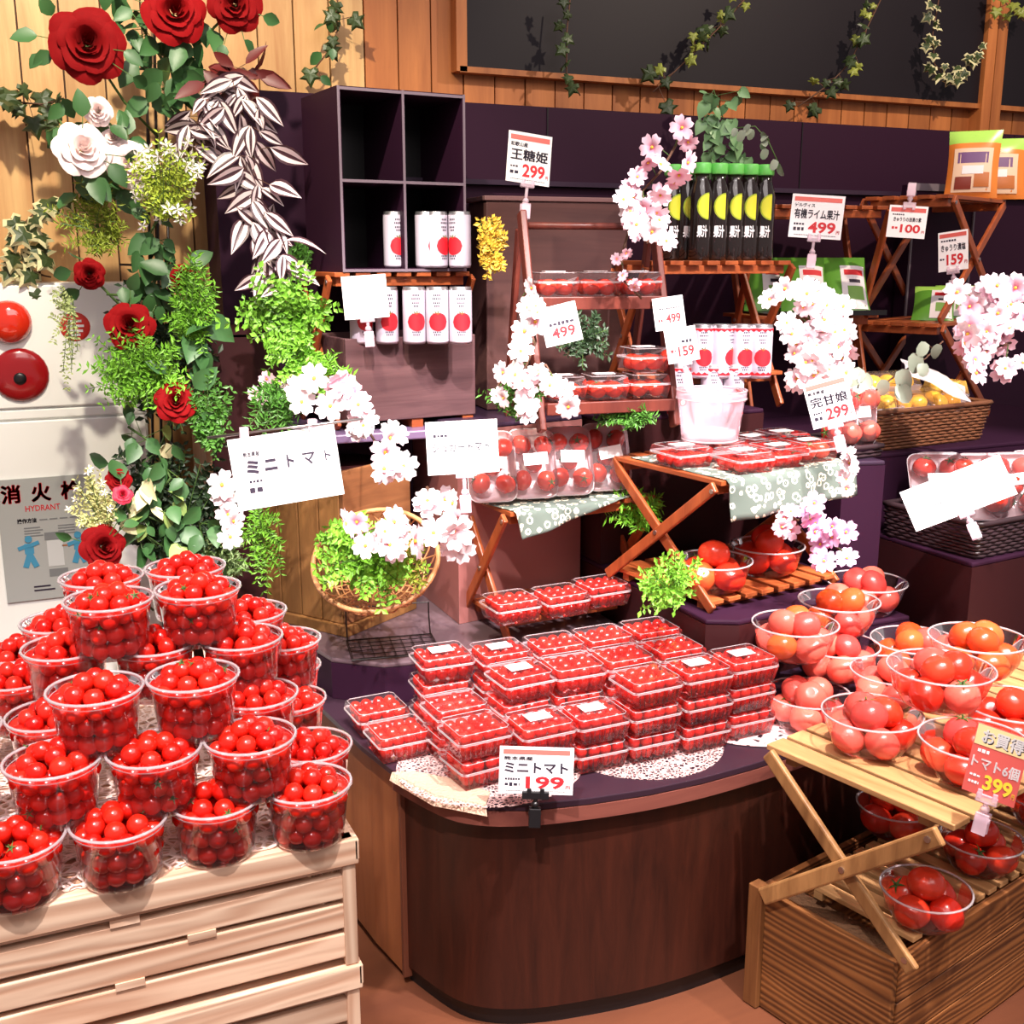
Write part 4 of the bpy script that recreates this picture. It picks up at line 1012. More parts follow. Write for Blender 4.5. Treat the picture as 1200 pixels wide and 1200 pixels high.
# round wicker basket with greens
WB = thing('wicker_bowl', 'round pale wicker bowl basket tilted against the brown crate, holding greens and blossoms', 'basket', (0, 0, 0))
wbc = at(440, 655, d=2.50)
WB.matrix_world = Matrix.Translation(wbc) @ Matrix.Rotation(-.35, 4, 'Z') @ Matrix.Rotation(radians(38), 4, 'X') @ Matrix.Rotation(radians(-6), 4, 'Y')
WK_P = plain('pale_wicker', (206, 146, 96), .45, .15)
RB_ = .142; DB = .085
def bs(a, t): r = RB_*sin(t*pi/2); return (r*cos(a), r*sin(a), -DB*cos(t*pi/2))
MB().tube([bs(2*pi*i/48, 1) for i in range(48)], .006, 6, True).build('rim', WK_P, WB, True)
wv = MB()
for k in range(22):
    for sg in (1, -1): wv.tube([bs(2*pi*k/22+sg*.55*(1-i/8), .12+.88*i/8) for i in range(9)], .0022, 4)
for t_ in (.12, .2, .28, .36, .44, .52): wv.tube([bs(2*pi*i/40, t_) for i in range(40)], .0022, 4, True)
tag(wv.build('weave', WK_P, WB, True), None, None, None, 'stuff')
BCR = thing('brown_crate', 'brown planked crate standing on the low plinth behind the round wicker bowl', 'crate', (.675, 2.50, .6005), radians(33))
for k in range(4): MB().box2((-.002, .012+k*.0675, .028), (.010, .076+k*.0675, .40)).build('plank', W_BROWN, BCR, bev=.002)
for k in range(4): MB().box2((.0, -.002, .028+k*.0935), (.255, .010, .125+k*.0935)).build('plank', wood('brown_plank_front', (146, 96, 60), (98, 60, 36), 'X', 20, 9), BCR, bev=.002)
MB().box2((-.012, -.010, .0), (.262, .012, .027)).build('base_rail', W_BROWN, BCR, bev=.002); MB().box2((-.012, .012, .0), (.008, .285, .027)).build('base_rail', W_BROWN, BCR, bev=.002)
MB().box2((.011, .011, .03), (.255, .28, .395)).build('inner_box', DARKBR, BCR)
# wire rack on the plinth
WR = thing('wire_rack', 'dark wire rack lying on the low plinth under the wicker bowl', 'wire rack', (.64, 2.325, .6005), radians(-10))
wm = MB()
for k in range(9): wm.tube([(.0+.025*k, 0, .004), (.0+.025*k, .13, .004)], .0012, 4)
for k in range(6): wm.tube([(0, .026*k, .0055), (.2, .026*k, .0055)], .0012, 4)
wm.tube([(-.003, -.003, .004), (.203, -.003, .004), (.203, .133, .004), (-.003, .133, .004)], .002, 5, True)
wm.build('wire_grid', DKMETAL, WR)
for x in (.0, .2): MB().tube([(x, .13, .004), (x, .15, .05), (x, .15, .08)], .0018, 5).build('wire_upright', DKMETAL, WR)
MB().tube([(0, .15, .08), (.2, .15, .08)], .0018, 5).build('wire_bar', DKMETAL, WR)

# ------------------------------------------------------------------ snack packets
def packet(label, group, cat, p, yaw, back, wd, h, base, band, marks, puff=.022):
    t = thing('snack_packet', label, cat, (0, 0, 0), 0, group); t.matrix_world = lean(p, yaw, back)
    n = 10; f = MB()
    def zz(s, v): return puff*max(0, 1-(2*s-1)**4)*max(0, 1-(2*v-1)**4)
    for side in (1, -1):
        o = len(f.v)
        for j in range(n+1):
            for i in range(n+1):
                s, v = i/n, j/n; f.v.append(((s-.5)*wd*(1-.06*sin(pi*v)), v*h, side*(zz(s, v)+.0004)))
        for j in range(n):
            for i in range(n):
                k = o+j*(n+1)+i; q = (k, k+1, k+n+2, k+n+1); f.f.append(q if side > 0 else q[::-1]); f.m.append(1 if j >= n-2 else 0)
    f.build('packet_body', [base, band], t, True)
    for (x0, y0, x1, y1, mm) in marks:
        q = MB(); k = 6
        for j in range(k+1):
            for i in range(k+1):
                s, v = x0+(x1-x0)*i/k, y0+(y1-y0)*j/k; q.v.append(((s-.5)*wd*(1-.06*sin(pi*v)), v*h, zz(s, v)+.0012+.0002*len(t.children)))
        for j in range(k):
            for i in range(k): c = j*(k+1)+i; q.f.append((c, c+1, c+k+2, c+k+1)); q.m.append(0)
        q.build('packet_print', mm, t, True)
    return t
ORG = plain('packet_orange', (226, 132, 56), .3); LGRN = plain('packet_green_band', (170, 220, 96), .3); PGR = plain('packet_green', (92, 150, 50), .3)
PWH = plain('packet_white', (238, 230, 232), .35); VIO = plain('packet_violet', (110, 70, 120), .4); DRED = plain('packet_dark_red', (130, 50, 36), .4); LGR2 = plain('cucumber_print', (126, 168, 84), .4)
om = [(.12, .08, .88, .72, plain('packet_cream', (232, 200, 170), .4)), (.2, .5, .8, .66, VIO), (.18, .12, .5, .3, DRED), (.55, .15, .84, .36, plain('packet_food', (190, 110, 50), .4)), (.3, .34, .72, .46, PWH)]
packet('orange snack packet with green top band, left of two on the tall shelf', 'orange packets on the tall shelf', 'packet', rdeck(.30, .06, R_Z+.0005), -.85, 10, .15, .20, ORG, LGRN, om)
packet('orange snack packet with green top band, right one at the picture edge', 'orange packets on the tall shelf', 'packet', rdeck(.41, .04, R_Z+.0005), -.65, 12, .20, .185, ORG, LGRN, om)
gm = [(.42, .04, .96, .80, PWH), (.5, .62, .92, .72, RINK), (.55, .18, .9, .42, LGR2), (.6, .48, .85, .54, KINK)]
BM = Matrix.Translation((BR_F[0], BR_F[1], 1.335)) @ Matrix.Rotation(radians(-8), 4, 'Z')
gt = thing('dark_tray', 'shallow dark tray under the green snack bags', 'tray', BM @ Vector((.05, -.03, .0005)), radians(-8))
MB().box2((0, 0, 0), (.34, .22, .005)).build('tray_base', BLACK, gt); MB().box2((0, -.004, 0), (.34, .004, .014)).build('tray_lip', BLACK, gt); MB().box2((0, .216, 0), (.34, .224, .03)).build('tray_lip', BLACK, gt)
for u, v, wd in ((.11, .15, 'at the back left'), (.165, .03, 'in the middle front'), (.30, .03, 'right front')):
    packet('green and white snack bag %s on the back shelf' % wd, 'green snack bags on the back shelf', 'packet', BM @ Vector((u, v, .0065)), -.5, 40, .135, .20, PGR, PGR, gm, .014)
for u, wd in ((.14, 'left'), (.30, 'right')):
    packet('green packet lying under the tall shelf at the right edge, %s' % wd, 'green packets under the tall shelf', 'packet', rdeck(u, .08, 1.3115), -.8, 50, .12, .15, PGR, LGRN, gm, .014)
DB_ = thing('dark_frame_box', 'dark framed box with a pale edge against the backboard', 'box', (at(1075, 190, y=2.80).x, 2.80, 1.0005), 0)
MB().box2((0, 0, 0), (.25, .058, .72)).build('box_body', DARK, DB_)
for a, b in (((-.006, -.006, .70), (.256, .0, .722)), ((-.006, -.006, .3), (.0, .0, .70)), ((.25, -.006, .3), (.256, 0, .70))): MB().box2(a, b).build('frame_edge', plain('grey_edge', (120, 110, 118), .5), DB_)

# ------------------------------------------------------------------ price cards
CARDY = plain('card_red', (214, 92, 84), .55)
def sign(label, cx, cy, d, wpx, hpx, roll, yaw, lines, clip='clear', tilt=8, card=None, stem=.0, cat='price card', up=1):
    p = at(cx, cy, d=d); W, Hh = wpx*d/FPX, hpx*d/FPX
    n = Vector((-p.x, -p.y, 0)).normalized(); n = Matrix.Rotation(radians(yaw), 3, 'Z') @ n; n = (n*cos(radians(tilt))+Vector((0, 0, sin(radians(tilt))))).normalized()
    t = thing('price_sign', label, cat, (0, 0, 0), 0, 'price cards'); t.matrix_world = aim_matrix(p, n, radians(roll))
    root_ = t; t = MB().box((0, 0, 0), (W, Hh, .0016)).build('card', card or WHITE, root_)
    for kl, ln in enumerate(lines):
        s, u0, v0, u1, v1, mat = ln[:6]
        x0, x1, y1, y0 = (u0-.5)*W, (u1-.5)*W, (.5-v0)*Hh, (.5-v1)*Hh
        if s == 'bar': MB().box(((x0+x1)/2, (y0+y1)/2, .0011), (x1-x0, y1-y0, .0004)).build('printed_bar', mat, t)
        elif s == 'rows':
            m = MB(); k = 0; x = x0
            while x < x1-.001:
                wl = min((y1-y0)*U(.7, 1.0), x1-x); m.box((x+wl/2, (y0+y1)/2, .0011), (wl, (y1-y0)*U(.6, 1), .0003)); x += wl*1.35
            m.build('printed_marks', mat, t)
        else: fit_text(s, x0, y0, x1, y1, .00125+.00008*kl, mat, t, (ln[6] if len(ln) > 6 else .02) if all(ord(ch) < 0x4e00 for ch in s) else .0)
    t = root_
    if clip:
        n0_ = len(t.children)
        cm = BLACK if clip == 'black' else CLEARJ
        b = MB(); b.box((0, -Hh/2-.002, .001), (.05 if clip == 'black' else .034, .014, .009)); b.box((-.012, -Hh/2+.004, .004), (.008, .016, .004)); b.box((.012, -Hh/2+.004, .004), (.008, .016, .004)); b.build('card_holder', cm, t, False, .0015)
        s = MB(); s.tube([(0, -Hh/2-.008, 0), (0, -Hh/2-.018-stem, -.003)], .004, 8); s.ball((0, -Hh/2-.02-stem, -.003), .008, 8, 6); s.build('joint', cm, t, True)
        c = MB(); y = -Hh/2-.03-stem
        c.box((0, y-.014, .004), (.022, .036, .005)); c.box((0, y-.014, -.010), (.022, .036, .005)); c.tube([(-.012, y-.008, -.003), (.012, y-.008, -.003)], .005, 8); c.build('clip_jaws', cm, t, False, .0015)
        if up < 0:
            for o_ in list(t.children)[n0_:]: o_.rotation_euler = (0, 0, pi)
    return t
def std(name, price, top=None, topm=None):
    L = [('bar', .05, .06, .95, .16, plain('soft_red_ink', (226, 110, 100), .6))]
    if top: L.append((top, .06, .20, .45, .29, KINK, .03))
    if name: L.append((name, .07, .33, .93, .56, KINK, .03))
    if price: L += [(price, .36, .62, .88, .88, RINK, .028), ('円', .90, .80, .96, .88, RINK, .02), ('rows', .08, .66, .28, .71, KINK), ('rows', .08, .76, .28, .84, KINK), ('rows', .1, .92, .9, .945, GINK)]
    return L
sign('white price card 299 standing above the ladder shelf', 620, 186, 2.62, 54, 58, -7, 20, std('王糖姫', '299', '和歌山産'), stem=.02)
sign('white price card 499 for organic lime juice beside the bottles', 957, 254, 2.86, 60, 50, -4, 4, std('有機ライム果汁', '499', 'デルヴィス'), stem=.014)
sign('small white price card 100 below the far slatted shelf', 1063, 260, 3.08, 43, 37, -4, 4, [('bar', .05, .07, .95, .2, CARDY), ('rows', .1, .26, .4, .31, KINK), ('きゅうりの浅漬の素', .14, .36, .86, .5, KINK, .03), ('100', .34, .58, .86, .84, RINK, .028), ('円', .9, .76, .97, .84, RINK), ('rows', .12, .66, .3, .74, RINK)], clip='clear', up=-1)
sign('narrow turned price card 159 above the pink blossoms', 1117, 294, 3.08, 34, 46, 8, -18, [('bar', .05, .05, .95, .15, CARDY), ('rows', .1, .2, .6, .26, KINK), ('きゅうり漬塩', .1, .32, .92, .5, KINK, .03), ('159', .28, .58, .84, .86, RINK, .03), ('円', .88, .76, .97, .85, RINK), ('rows', .06, .66, .22, .72, KINK)], clip='clear')
sign('white price card 499 tilted among the white blossoms, right of the mauve box', 657, 380, 2.44, 44, 46, 14, -6, [('bar', .05, .05, .95, .16, PINK), ('rows', .2, .42, .9, .52, KINK), ('499', .22, .56, .86, .84, RINK, .028), ('rows', .3, .9, .9, .93, GINK)], clip=None)
sign('white price card 499 at the right of the ladder shelf', 784, 367, 2.62, 36, 38, 8, 8, [('bar', .05, .05, .95, .15, PINK), ('rows', .2, .32, .85, .38, KINK), ('499', .38, .52, .86, .80, RINK, .028), ('rows', .12, .66, .28, .74, RINK)], clip='clear')
sign('white price card 159 below the card 499, in front of the banded cans', 799, 404, 2.58, 37, 40, 10, 8, [('bar', .05, .05, .95, .13, PINK), ('rows', .5, .36, .85, .46, KINK), ('159', .36, .54, .86, .84, RINK, .028), ('rows', .12, .6, .28, .7, RINK)], clip='clear')
sign('blank overexposed white card clipped above the mauve box', 428, 348, 2.585, 52, 50, 4, 0, [('bar', .08, .06, .7, .1, PINK)], clip='clear', stem=.004, cat='card')
sign('large white price card hanging from a steel rod in front of the plants', 336, 548, 2.25, 124, 84, 6, 6, [('bar', .05, .04, .36, .18, PINK), ('熊本県産', .12, .2, .27, .28, KINK, .03), ('ミ', .13, .32, .25, .52, KINK, .06), ('ニ', .30, .34, .42, .50, KINK, .05), ('ト', .51, .32, .58, .50, KINK, .04), ('マ', .66, .33, .78, .5, KINK, .02), ('ト', .87, .34, .93, .48, KINK, .02), ('3', .34, .56, .48, .82, plain('blown_out_red_ink', (244, 206, 200), .6), .06), ('rows', .14, .6, .26, .64, KINK), ('rows', .13, .70, .25, .78, KINK), ('rows', .1, .94, .3, .96, GINK)], clip=None, tilt=4)  # overexposure put into the ink: the red price digit is coloured pale
sign('white overexposed price card in front of the wrapped trays on the flowered cloth', 542, 524, 2.24, 84, 62, 2, 4, [('rows', .1, .24, .3, .30, KINK), ('シュガートマト', .08, .40, .88, .58, KINK, .01)], clip='clear', stem=.018)
sign('white price card 299 tilted in front of the two upright tomato packs', 972, 471, 2.44, 50, 54, 18, -4, std('完甘娘', '299', '熊本県産'), clip='clear', stem=.0)
sign('large tilted blank white card lying over the trays in the black woven tray', 1122, 578, 2.50, 118, 52, 29, -6, [('rows', .26, .55, .34, .60, GINK), ('rows', .42, .60, .5, .64, GINK)], clip='clear', tilt=26, cat='card')
sign('white price card 199 clipped with a black clip to the counter edge', 628.5, 903, 2.04, 87, 56, -2, 2, std('ミニトマト', '199', '熊本県産'), clip='black', tilt=10)
RCARD = sign('red and yellow price card 399 clipped to the pale folding shelf', 1167, 896, 1.80, 60, 84, -5, -14, [('bar', .02, .01, .98, .30, plain('card_yellow', (238, 208, 150), .55)), ('お買得', .16, .065, .94, .275, KINK, .03), ('お買得', .14, .05, .92, .26, WHITE, .03), ('rows', .12, .35, .36, .40, WHITE), ('トマト6個', .06, .45, .96, .63, WHITE, .03), ('399', .36, .68, .90, .90, YINK, .03), ('円', .91, .82, .97, .9, YINK), ('rows', .08, .72, .28, .76, WHITE), ('rows', .08, .82, .28, .86, WHITE)], clip='clear', tilt=10, card=CARDY)
# rod with two clips for the large card
p0, p1 = at(243, 513, d=2.27), at(425, 491, d=2.22); p2 = at(425, 489, d=2.6)
RD_ = thing('sign_rod', 'thin steel rod with two clear clips above the large white price card', 'rod', p0)
r_ = MB(); r_.tube([(0, 0, 0), p1-p0, p2-p0], .003, 8); r_.build('rod', METAL, RD_, True)
for px in (286, 366):
    q = at(px, 507-(px-286)*.12, d=2.243)-p0
    c = MB(); c.box(q+Vector((0, 0, 0)), (.018, .012, .022)); c.box(q+Vector((0, -.004, -.02)), (.013, .006, .026)); c.build('clip', CLEARJ, RD_, False, .002)

# ------------------------------------------------------------------ blossoms and leaves
def flower_mesh(name, mat, r=.028):
    m = MB()
    for k in range(5):
        a = 2*pi*k/5; ca, sa = cos(a), sin(a)
        prof = [(.08, .10, .05), (.40, .32, .18), (.74, .41, .25), (1.0, .26, .20)]
        vs = []
        for t, wv_, z in prof:
            for s in (-1, 0, 1):
                tt = t-(.10 if (s == 0 and t == 1.0) else 0); zz = z+(.10*wv_ if s else 0)
                x, y = tt*r, s*wv_*r; vs.append((x*ca-y*sa, x*sa+y*ca, zz*r))
        m.add(vs, [(j*3+i, (j+1)*3+i, (j+1)*3+i+1, j*3+i+1) for j in range(3) for i in range(2)])
    m.ball((0, 0, .10*r), .13*r, 6, 4, .8, 1)
    for k in range(5):
        a = 2*pi*k/5+.5; m.add([(0, -.01*r, .1*r), (0, .01*r, .1*r), (.22*r*cos(a), .22*r*sin(a), .38*r)], [(0, 1, 2)], 1)
    return m.mesh(name, [mat, YCEN], True)
FW, FP, FV = flower_mesh('flower', PET_W), flower_mesh('flower', PET_P), flower_mesh('flower', PET_V)
def rnd_dir(n, sp):
    n = Vector(n).normalized(); v = Vector((random.gauss(0, 1), random.gauss(0, 1), random.gauss(0, 1)))*sp
    return (n+v).normalized()
def tocam(p): return (CAM-p).normalized()
def leafy(m_, p, n, spin, s):
    M = aim_matrix(p, n, spin); return M @ Matrix.Diagonal((s, s, s, 1))
def blossom(label, path, d, count, spread, mesh, size=1.0, group='artificial blossom branches', leaves=0, deep=.05):
    pts = [at(x, y, d=d+U(-.01, .01)) for x, y in path]
    t = thing('blossom_branch', label, 'blossom branch', pts[0], 0, group)
    b = pts[0]
    MB().tube([q-b for q in pts], .003, 6).build('stem', BROWN_ST, t, True)
    for k in range(count):
        f = (k+U(0, 1))/count*(len(pts)-1); i = min(int(f), len(pts)-2); c = pts[i].lerp(pts[i+1], f-i)
        a = U(0, 2*pi); rr = sqrt(U(0, 1))*spread*d/FPX
        q = c+RGT*rr*cos(a)+Vector((0, 0, 1))*rr*sin(a)-Vector((c.x, c.y, 0)).normalized()*U(0, deep)
        o = link('flower', mesh if not isinstance(mesh, tuple) else random.choice(mesh), t)
        o.matrix_local = leafy(None, q-b, rnd_dir(tocam(q), .45), U(0, 6), size*U(.82, 1.12))
        if k % 2 == 0:
            s = MB().tube([c-b, (c-b).lerp(q-b, .5)+Vector((0, 0, .006)), q-b], .0012, 4).build('twig', GREEN_ST, t)
    return t
# leaf meshes: lie in xy, stalk at origin, tip towards +y, face +z
def leaf_mesh(name, mat, L, Wd, kind='ovate', ws=None):
    m = MB()
    prof = {'ovate': [(0, .0), (.12, .55), (.35, 1.0), (.62, .85), (.85, .42), (1, 0)], 'heart': [(-.08, .0), (-.12, .7), (.15, 1.05), (.45, .95), (.75, .5), (1, 0)], 'round': [(0, 0), (.1, .75), (.35, 1.0), (.65, 1.0), (.9, .65), (1, 0)], 'lance': [(0, 0), (.15, .6), (.4, 1), (.7, .7), (.9, .3), (1, 0)]}[kind]
    vs = []
    for t, wq in prof:
        for s in (-1, 0, 1): vs.append((s*wq*Wd/2, t*L, abs(s)*wq*Wd*.16-.18*L*t*t))
    m.add(vs, [(j*3+i, j*3+i+1, (j+1)*3+i+1, (j+1)*3+i) for j in range(len(prof)-1) for i in range(2)])
    return m.mesh(name, mat, True)
def ivy_mesh(mat, edge=None, s=.045):
    out = [(.0, .0), (-.30, -.14), (-.52, .10), (-.34, .30), (-.66, .52), (-.26, .60), (0, 1.05), (.26, .60), (.66, .52), (.34, .30), (.52, .10), (.30, -.14)]
    m = MB(); n = len(out)
    inner = [(x*.72, .3+(y-.3)*.72) for x, y in out]
    V = [(0, .3*s, .004)]+[(x*s, y*s, .002) for x, y in inner]+[(x*s, y*s, -.05*s-.10*s*y*y) for x, y in out]
    m.add(V, [(0, 1+(i+1) % n, 1+i) for i in range(n)]); 
    m.f += [(1+i, 1+(i+1) % n, 1+n+(i+1) % n, 1+n+i) for i in range(n)]; m.m += [1 if edge else 0]*n
    return m.mesh('leaf', [mat, edge] if edge else mat)
IVY, IVYL, IVYV = ivy_mesh(LF_IVY), ivy_mesh(LF_IVYL, None, .034), ivy_mesh(LF_IVY, LF_CREAM)
L_ROSE = leaf_mesh('leaf', LF_ROSE, .062, .042); L_ROSES = leaf_mesh('leaf', LF_ROSE, .045, .03); L_POTH = leaf_mesh('leaf', LF_POTH, .040, .033, 'heart'); L_GREY = leaf_mesh('leaf', LF_GREY, .046, .036, 'round')
L_BURG = leaf_mesh('leaf', LF_BURG, .075, .03, 'lance'); L_CREAM = leaf_mesh('leaf', LF_CREAM, .055, .04, 'heart'); L_LGREEN = leaf_mesh('leaf', plain('light_leaf_green', (150, 178, 96), .5, .2), .055, .04, 'heart')
L_GREYS = leaf_mesh('leaf', LF_GREY, .028, .020, 'round')
zm = MB()
for j in range(7):
    t = j/6; wq = sin(pi*(t**.8))*.5
    for s in (-1, -.72, -.22, -.0, .22, .72, 1): zm.v.append((s*wq*.026, t*.06, abs(s)*wq*.010-.014*t*t))
for j in range(6):
    for i in range(6): k = j*7+i; zm.f.append((k, k+1, k+8, k+7)); zm.m.append((0, 1, 0, 0, 1, 0)[i])
L_ZEB = zm.mesh('leaf', [ZD, ZW], True)
def vine(name, label, cat, path, d, meshes, per, spread, size=1.0, stemr=.0022, stemmat=None, group=None, ddir=None, hang=.3, sp=.45, y=None, fan=1.0):
    pts = [(at(x, y_, d=d) if y is None else at(x, y_, y=y)) for x, y_ in path]
    t = thing(name, label, cat, pts[0], 0, group); b = pts[0]
    MB().tube([q-b for q in pts], stemr, 5).build('stem', stemmat or BROWN_ST, t, True)
    for i in range(len(pts)-1):
        dep = (pts[i]-CAM).dot(FWD)
        for k in range(per):
            c = pts[i].lerp(pts[i+1], (k+U(0, .9))/per); a = U(0, 2*pi); rr = U(.15, 1)*spread*dep/FPX
            q = c+RGT*rr*cos(a)+Vector((0, 0, 1))*rr*sin(a)-Vector((c.x, c.y, 0)).normalized()*U(.0, .03)
            o = link('leaf', random.choice(meshes), t); o.matrix_local = leafy(None, q-b, rnd_dir(tocam(q)+Vector((0, 0, .3)), sp), pi+U(-fan, fan)+(0 if hang else U(-3, 3)), size*U(.75, 1.2))
            if rr > .02: MB().tube([c-b, q-b], .001, 4).build('leaf_stalk', stemmat or BROWN_ST, t)
    return t
# small leaved bushes: stems carrying leaf pairs, joined into one foliage part
def bush(name, label, cat, px, py, rx, ry, d, mat, nst=46, ls=.011, lw=.5, base=None, deep=.6, pairs=9, droop=.0, group=None, fl=None, up=0):
    c = at(px, py, d=d); k = d/FPX; b = (Vector(base) if len(base) == 3 else at(*base, d=d+.02)) if base else c+Vector((0, 0, -ry*k*.7))
    t = thing(name, label, cat, b, 0, group); m = MB(); sm_ = MB(); fm = MB()
    vw = Vector((c.x, c.y, 0)).normalized()
    for s in range(nst):
        a = U(0, 2*pi); rr = U(.25, 1)**.5*(1.35 if U(0, 1) < .16 else 1)
        e = c+RGT*rx*k*rr*cos(a)+Vector((0, 0, 1))*ry*k*rr*sin(a)-vw*U(-.4, 1)*deep*min(rx, ry)*k
        b2 = b.lerp(c, U(.1, .9))
        mid = b2.lerp(e, .5)+Vector((U(-.01, .01), U(-.01, .01), U(0, .02)+droop*.02)); 
        P_ = [b2*(1-u)**2+mid*2*u*(1-u)+e*u*u for u in [i/pairs for i in range(pairs+1)]]
        if s % 2 == 0: sm_.tube([P_[0]-b, P_[pairs//2]-b, P_[-1]-b], .0009, 3)
        for i in range(2, pairs+1):
            tg = (P_[i]-P_[i-1]).normalized(); sd = tg.cross(rnd_dir(tocam(P_[i]), .5)).normalized()
            for sg in (-1, 1):
                dr = (sd*sg+tg*U(.3, .9)+Vector((0, 0, U(-.2, .3)))).normalized(); ln = ls*U(.7, 1.25); q = P_[i]-b
                w_ = dr.cross(rnd_dir(tocam(P_[i]), .4)).normalized()*ln*lw*.5; up_ = w_.cross(dr).normalized()*ln*.12
                m.add([q, q+dr*ln*.5+w_+up_, q+dr*ln, q+dr*ln*.5-w_+up_, q+dr*ln*.5], [(0, 1, 4), (1, 2, 4), (2, 3, 4), (3, 0, 4)])
        if fl and U(0, 1) < fl[1]:
            q = P_[-1]-b; n = rnd_dir(tocam(P_[-1]), .4); M = aim_matrix(q, n, U(0, 6)); r = fl[2]
            for kk in range(5):
                aa = 2*pi*kk/5; fm.add([M @ Vector(v) for v in ((0, 0, .001), (r*cos(aa-.35)*.6, r*sin(aa-.35)*.6, .002), (r*cos(aa), r*sin(aa), .0), (r*cos(aa+.35)*.6, r*sin(aa+.35)*.6, .002))], [(0, 1, 2, 3)])
    tag(m.build('foliage', mat, t), None, None, None, 'stuff'); sm_.build('stems', GREEN_ST, t)
    if fl and fm.v: tag(fm.build('flowers', fl[0], t), None, None, None, 'stuff')
    return t

# blossoms round the shelves
random.seed(4)
blossom('white blossom branch standing between the mauve box and the ladder shelf', [(600, 476), (612, 440), (628, 400), (622, 370), (612, 348)], 2.42, 13, 22, FW, 1.05)
blossom('small low spray of white blossoms just above the wrapped trays', [(575, 470), (590, 440), (640, 428), (655, 455)], 2.40, 8, 14, FW, .85)
blossom('white blossom spray above the right wrapped tray', [(640, 440), (655, 462), (668, 470)], 2.38, 4, 14, FW, .9)
blossom('white and pink blossom branch hanging above the round wicker bowl, right of the large card', [(352, 455), (392, 468), (420, 485), (438, 515), (450, 545)], 2.36, 22, 26, (FW, FW, FP), 1.1)
blossom('pink tinged white blossoms lying in the round wicker bowl', [(412, 630), (440, 618), (455, 640), (470, 625)], 2.34, 12, 24, (FW, FP), 1.15)
blossom('large white blossom spray at the right rim of the round wicker bowl', [(500, 570), (512, 590), (520, 615), (530, 630), (505, 640)], 2.30, 14, 26, FW, 1.25)
blossom('pink blossom branch left of the lime bottles', [(758, 285), (762, 255), (752, 225), (775, 200), (795, 165)], 2.46, 24, 24, (FP, FW, FP), 1.0)
blossom('thin dark pink blossoms trailing down behind the ladder shelf', [(740, 260), (728, 300), (732, 330), (752, 350)], 2.56, 6, 10, FP, .6)
blossom('big white blossom cluster right of the banded cans', [(925, 370), (958, 372), (970, 400), (955, 420), (960, 438)], 2.54, 84, 36, FW, 1.02)
blossom('pink white blossom cluster at the right edge below the tall shelf', [(1145, 352), (1165, 368), (1195, 345), (1150, 385), (1140, 415), (1190, 400)], 2.58, 52, 32, (FW, FP), 1.1)
blossom('violet pink blossom hanging over the back tomato bowls', [(945, 590), (950, 615), (968, 630), (985, 645)], 2.44, 14, 24, FV, .95)
blossom('pink blossoms peeping out under the flowered cloth of the middle shelf', [(915, 598), (935, 610), (945, 600)], 2.50, 7, 16, (FP, FV), .85)
blossom('small white blossoms beside the card 299 and the upright packs', [(990, 530), (998, 550), (985, 570)], 2.40, 8, 10, FW, .7)
blossom('small pale blossoms against the dark side board', [(290, 462), (312, 455), (330, 440)], 2.50, 5, 10, FP, .75)
blossom('large pale petals low behind the large hanging card', [(264, 560), (264, 595), (272, 630)], 2.52, 5, 6, FW, 1.2)

# greens round the shelves
random.seed(5)
bush('boxwood_spray', 'bright green boxwood spray in front of the left shelf leg', 'green plant', 330, 368, 55, 44, 2.46, LF_BRIGHT, 80, .017, .62, (372, 395))
bush('boxwood_spray', 'bright green trailing sprig left of the mauve box', 'green plant', 345, 425, 36, 30, 2.44, LF_BRIGHT, 40, .015, .5, (360, 400))
bush('cypress_spray', 'bright green cypress sprig beside the mauve box', 'green plant', 388, 440, 26, 28, 2.42, LF_BRIGHT, 34, .018, .25, (375, 470))
bush('fern_spray', 'light green fern hanging left of the brown crate under the large card', 'fern', 308, 645, 22, 52, 2.60, LF_BRIGHT, 34, .016, .3, (305, 590))
bush('fern_spray', 'mid green fern above the large hanging card', 'fern', 318, 480, 34, 26, 2.42, LF_MID, 34, .018, .26, (340, 440))
bush('boxwood_spray', 'bright green boxwood filling the left half of the round wicker bowl', 'green plant', 425, 650, 58, 48, 2.40, LF_BRIGHT, 100, .016, .6, (445, 665))
bush('boxwood_spray', 'thin yellow green sprig in the right half of the round wicker bowl', 'green plant', 483, 660, 20, 34, 2.40, LF_YEL, 24, .013, .4, (475, 680))
bush('golden_sprig', 'golden yellow sprig beside the black four cell box', 'green plant', 578, 288, 16, 34, 2.62, LF_GOLD, 30, .016, .55, (582, 318))
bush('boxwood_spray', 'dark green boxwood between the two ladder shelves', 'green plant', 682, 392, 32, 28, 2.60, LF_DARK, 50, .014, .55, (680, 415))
bush('juniper_spray', 'green juniper sprig among the white blossoms above the wrapped trays', 'green plant', 605, 460, 34, 22, 2.42, LF_MID, 44, .017, .25, tuple(at(612, 500, y=2.56)))
bush('juniper_spray', 'low green juniper sprig behind the flat packs, left of the bucket', 'green plant', 735, 488, 38, 11, 2.62, LF_MID, 34, .018, .25, (740, 496))
bush('grass_sprig', 'grassy green sprig behind the crossed legs under the middle shelf', 'green plant', 748, 598, 30, 22, 2.74, LF_BRIGHT, 40, .024, .18, (750, 615))
bush('boxwood_spray', 'bright green boxwood sprig right of the punnet stack beside the stand leg', 'green plant', 783, 680, 34, 34, 2.26, LF_BRIGHT, 60, .014, .55, tuple(at(790, 722, z=.60)))
vine('pothos_plant', 'pale green trailing pothos above the lime bottles', 'green plant', [(836, 105), (848, 140), (840, 168), (872, 185)], 0, [L_POTH], 13, 30, 1.05, .002, GREEN_ST, y=2.84)
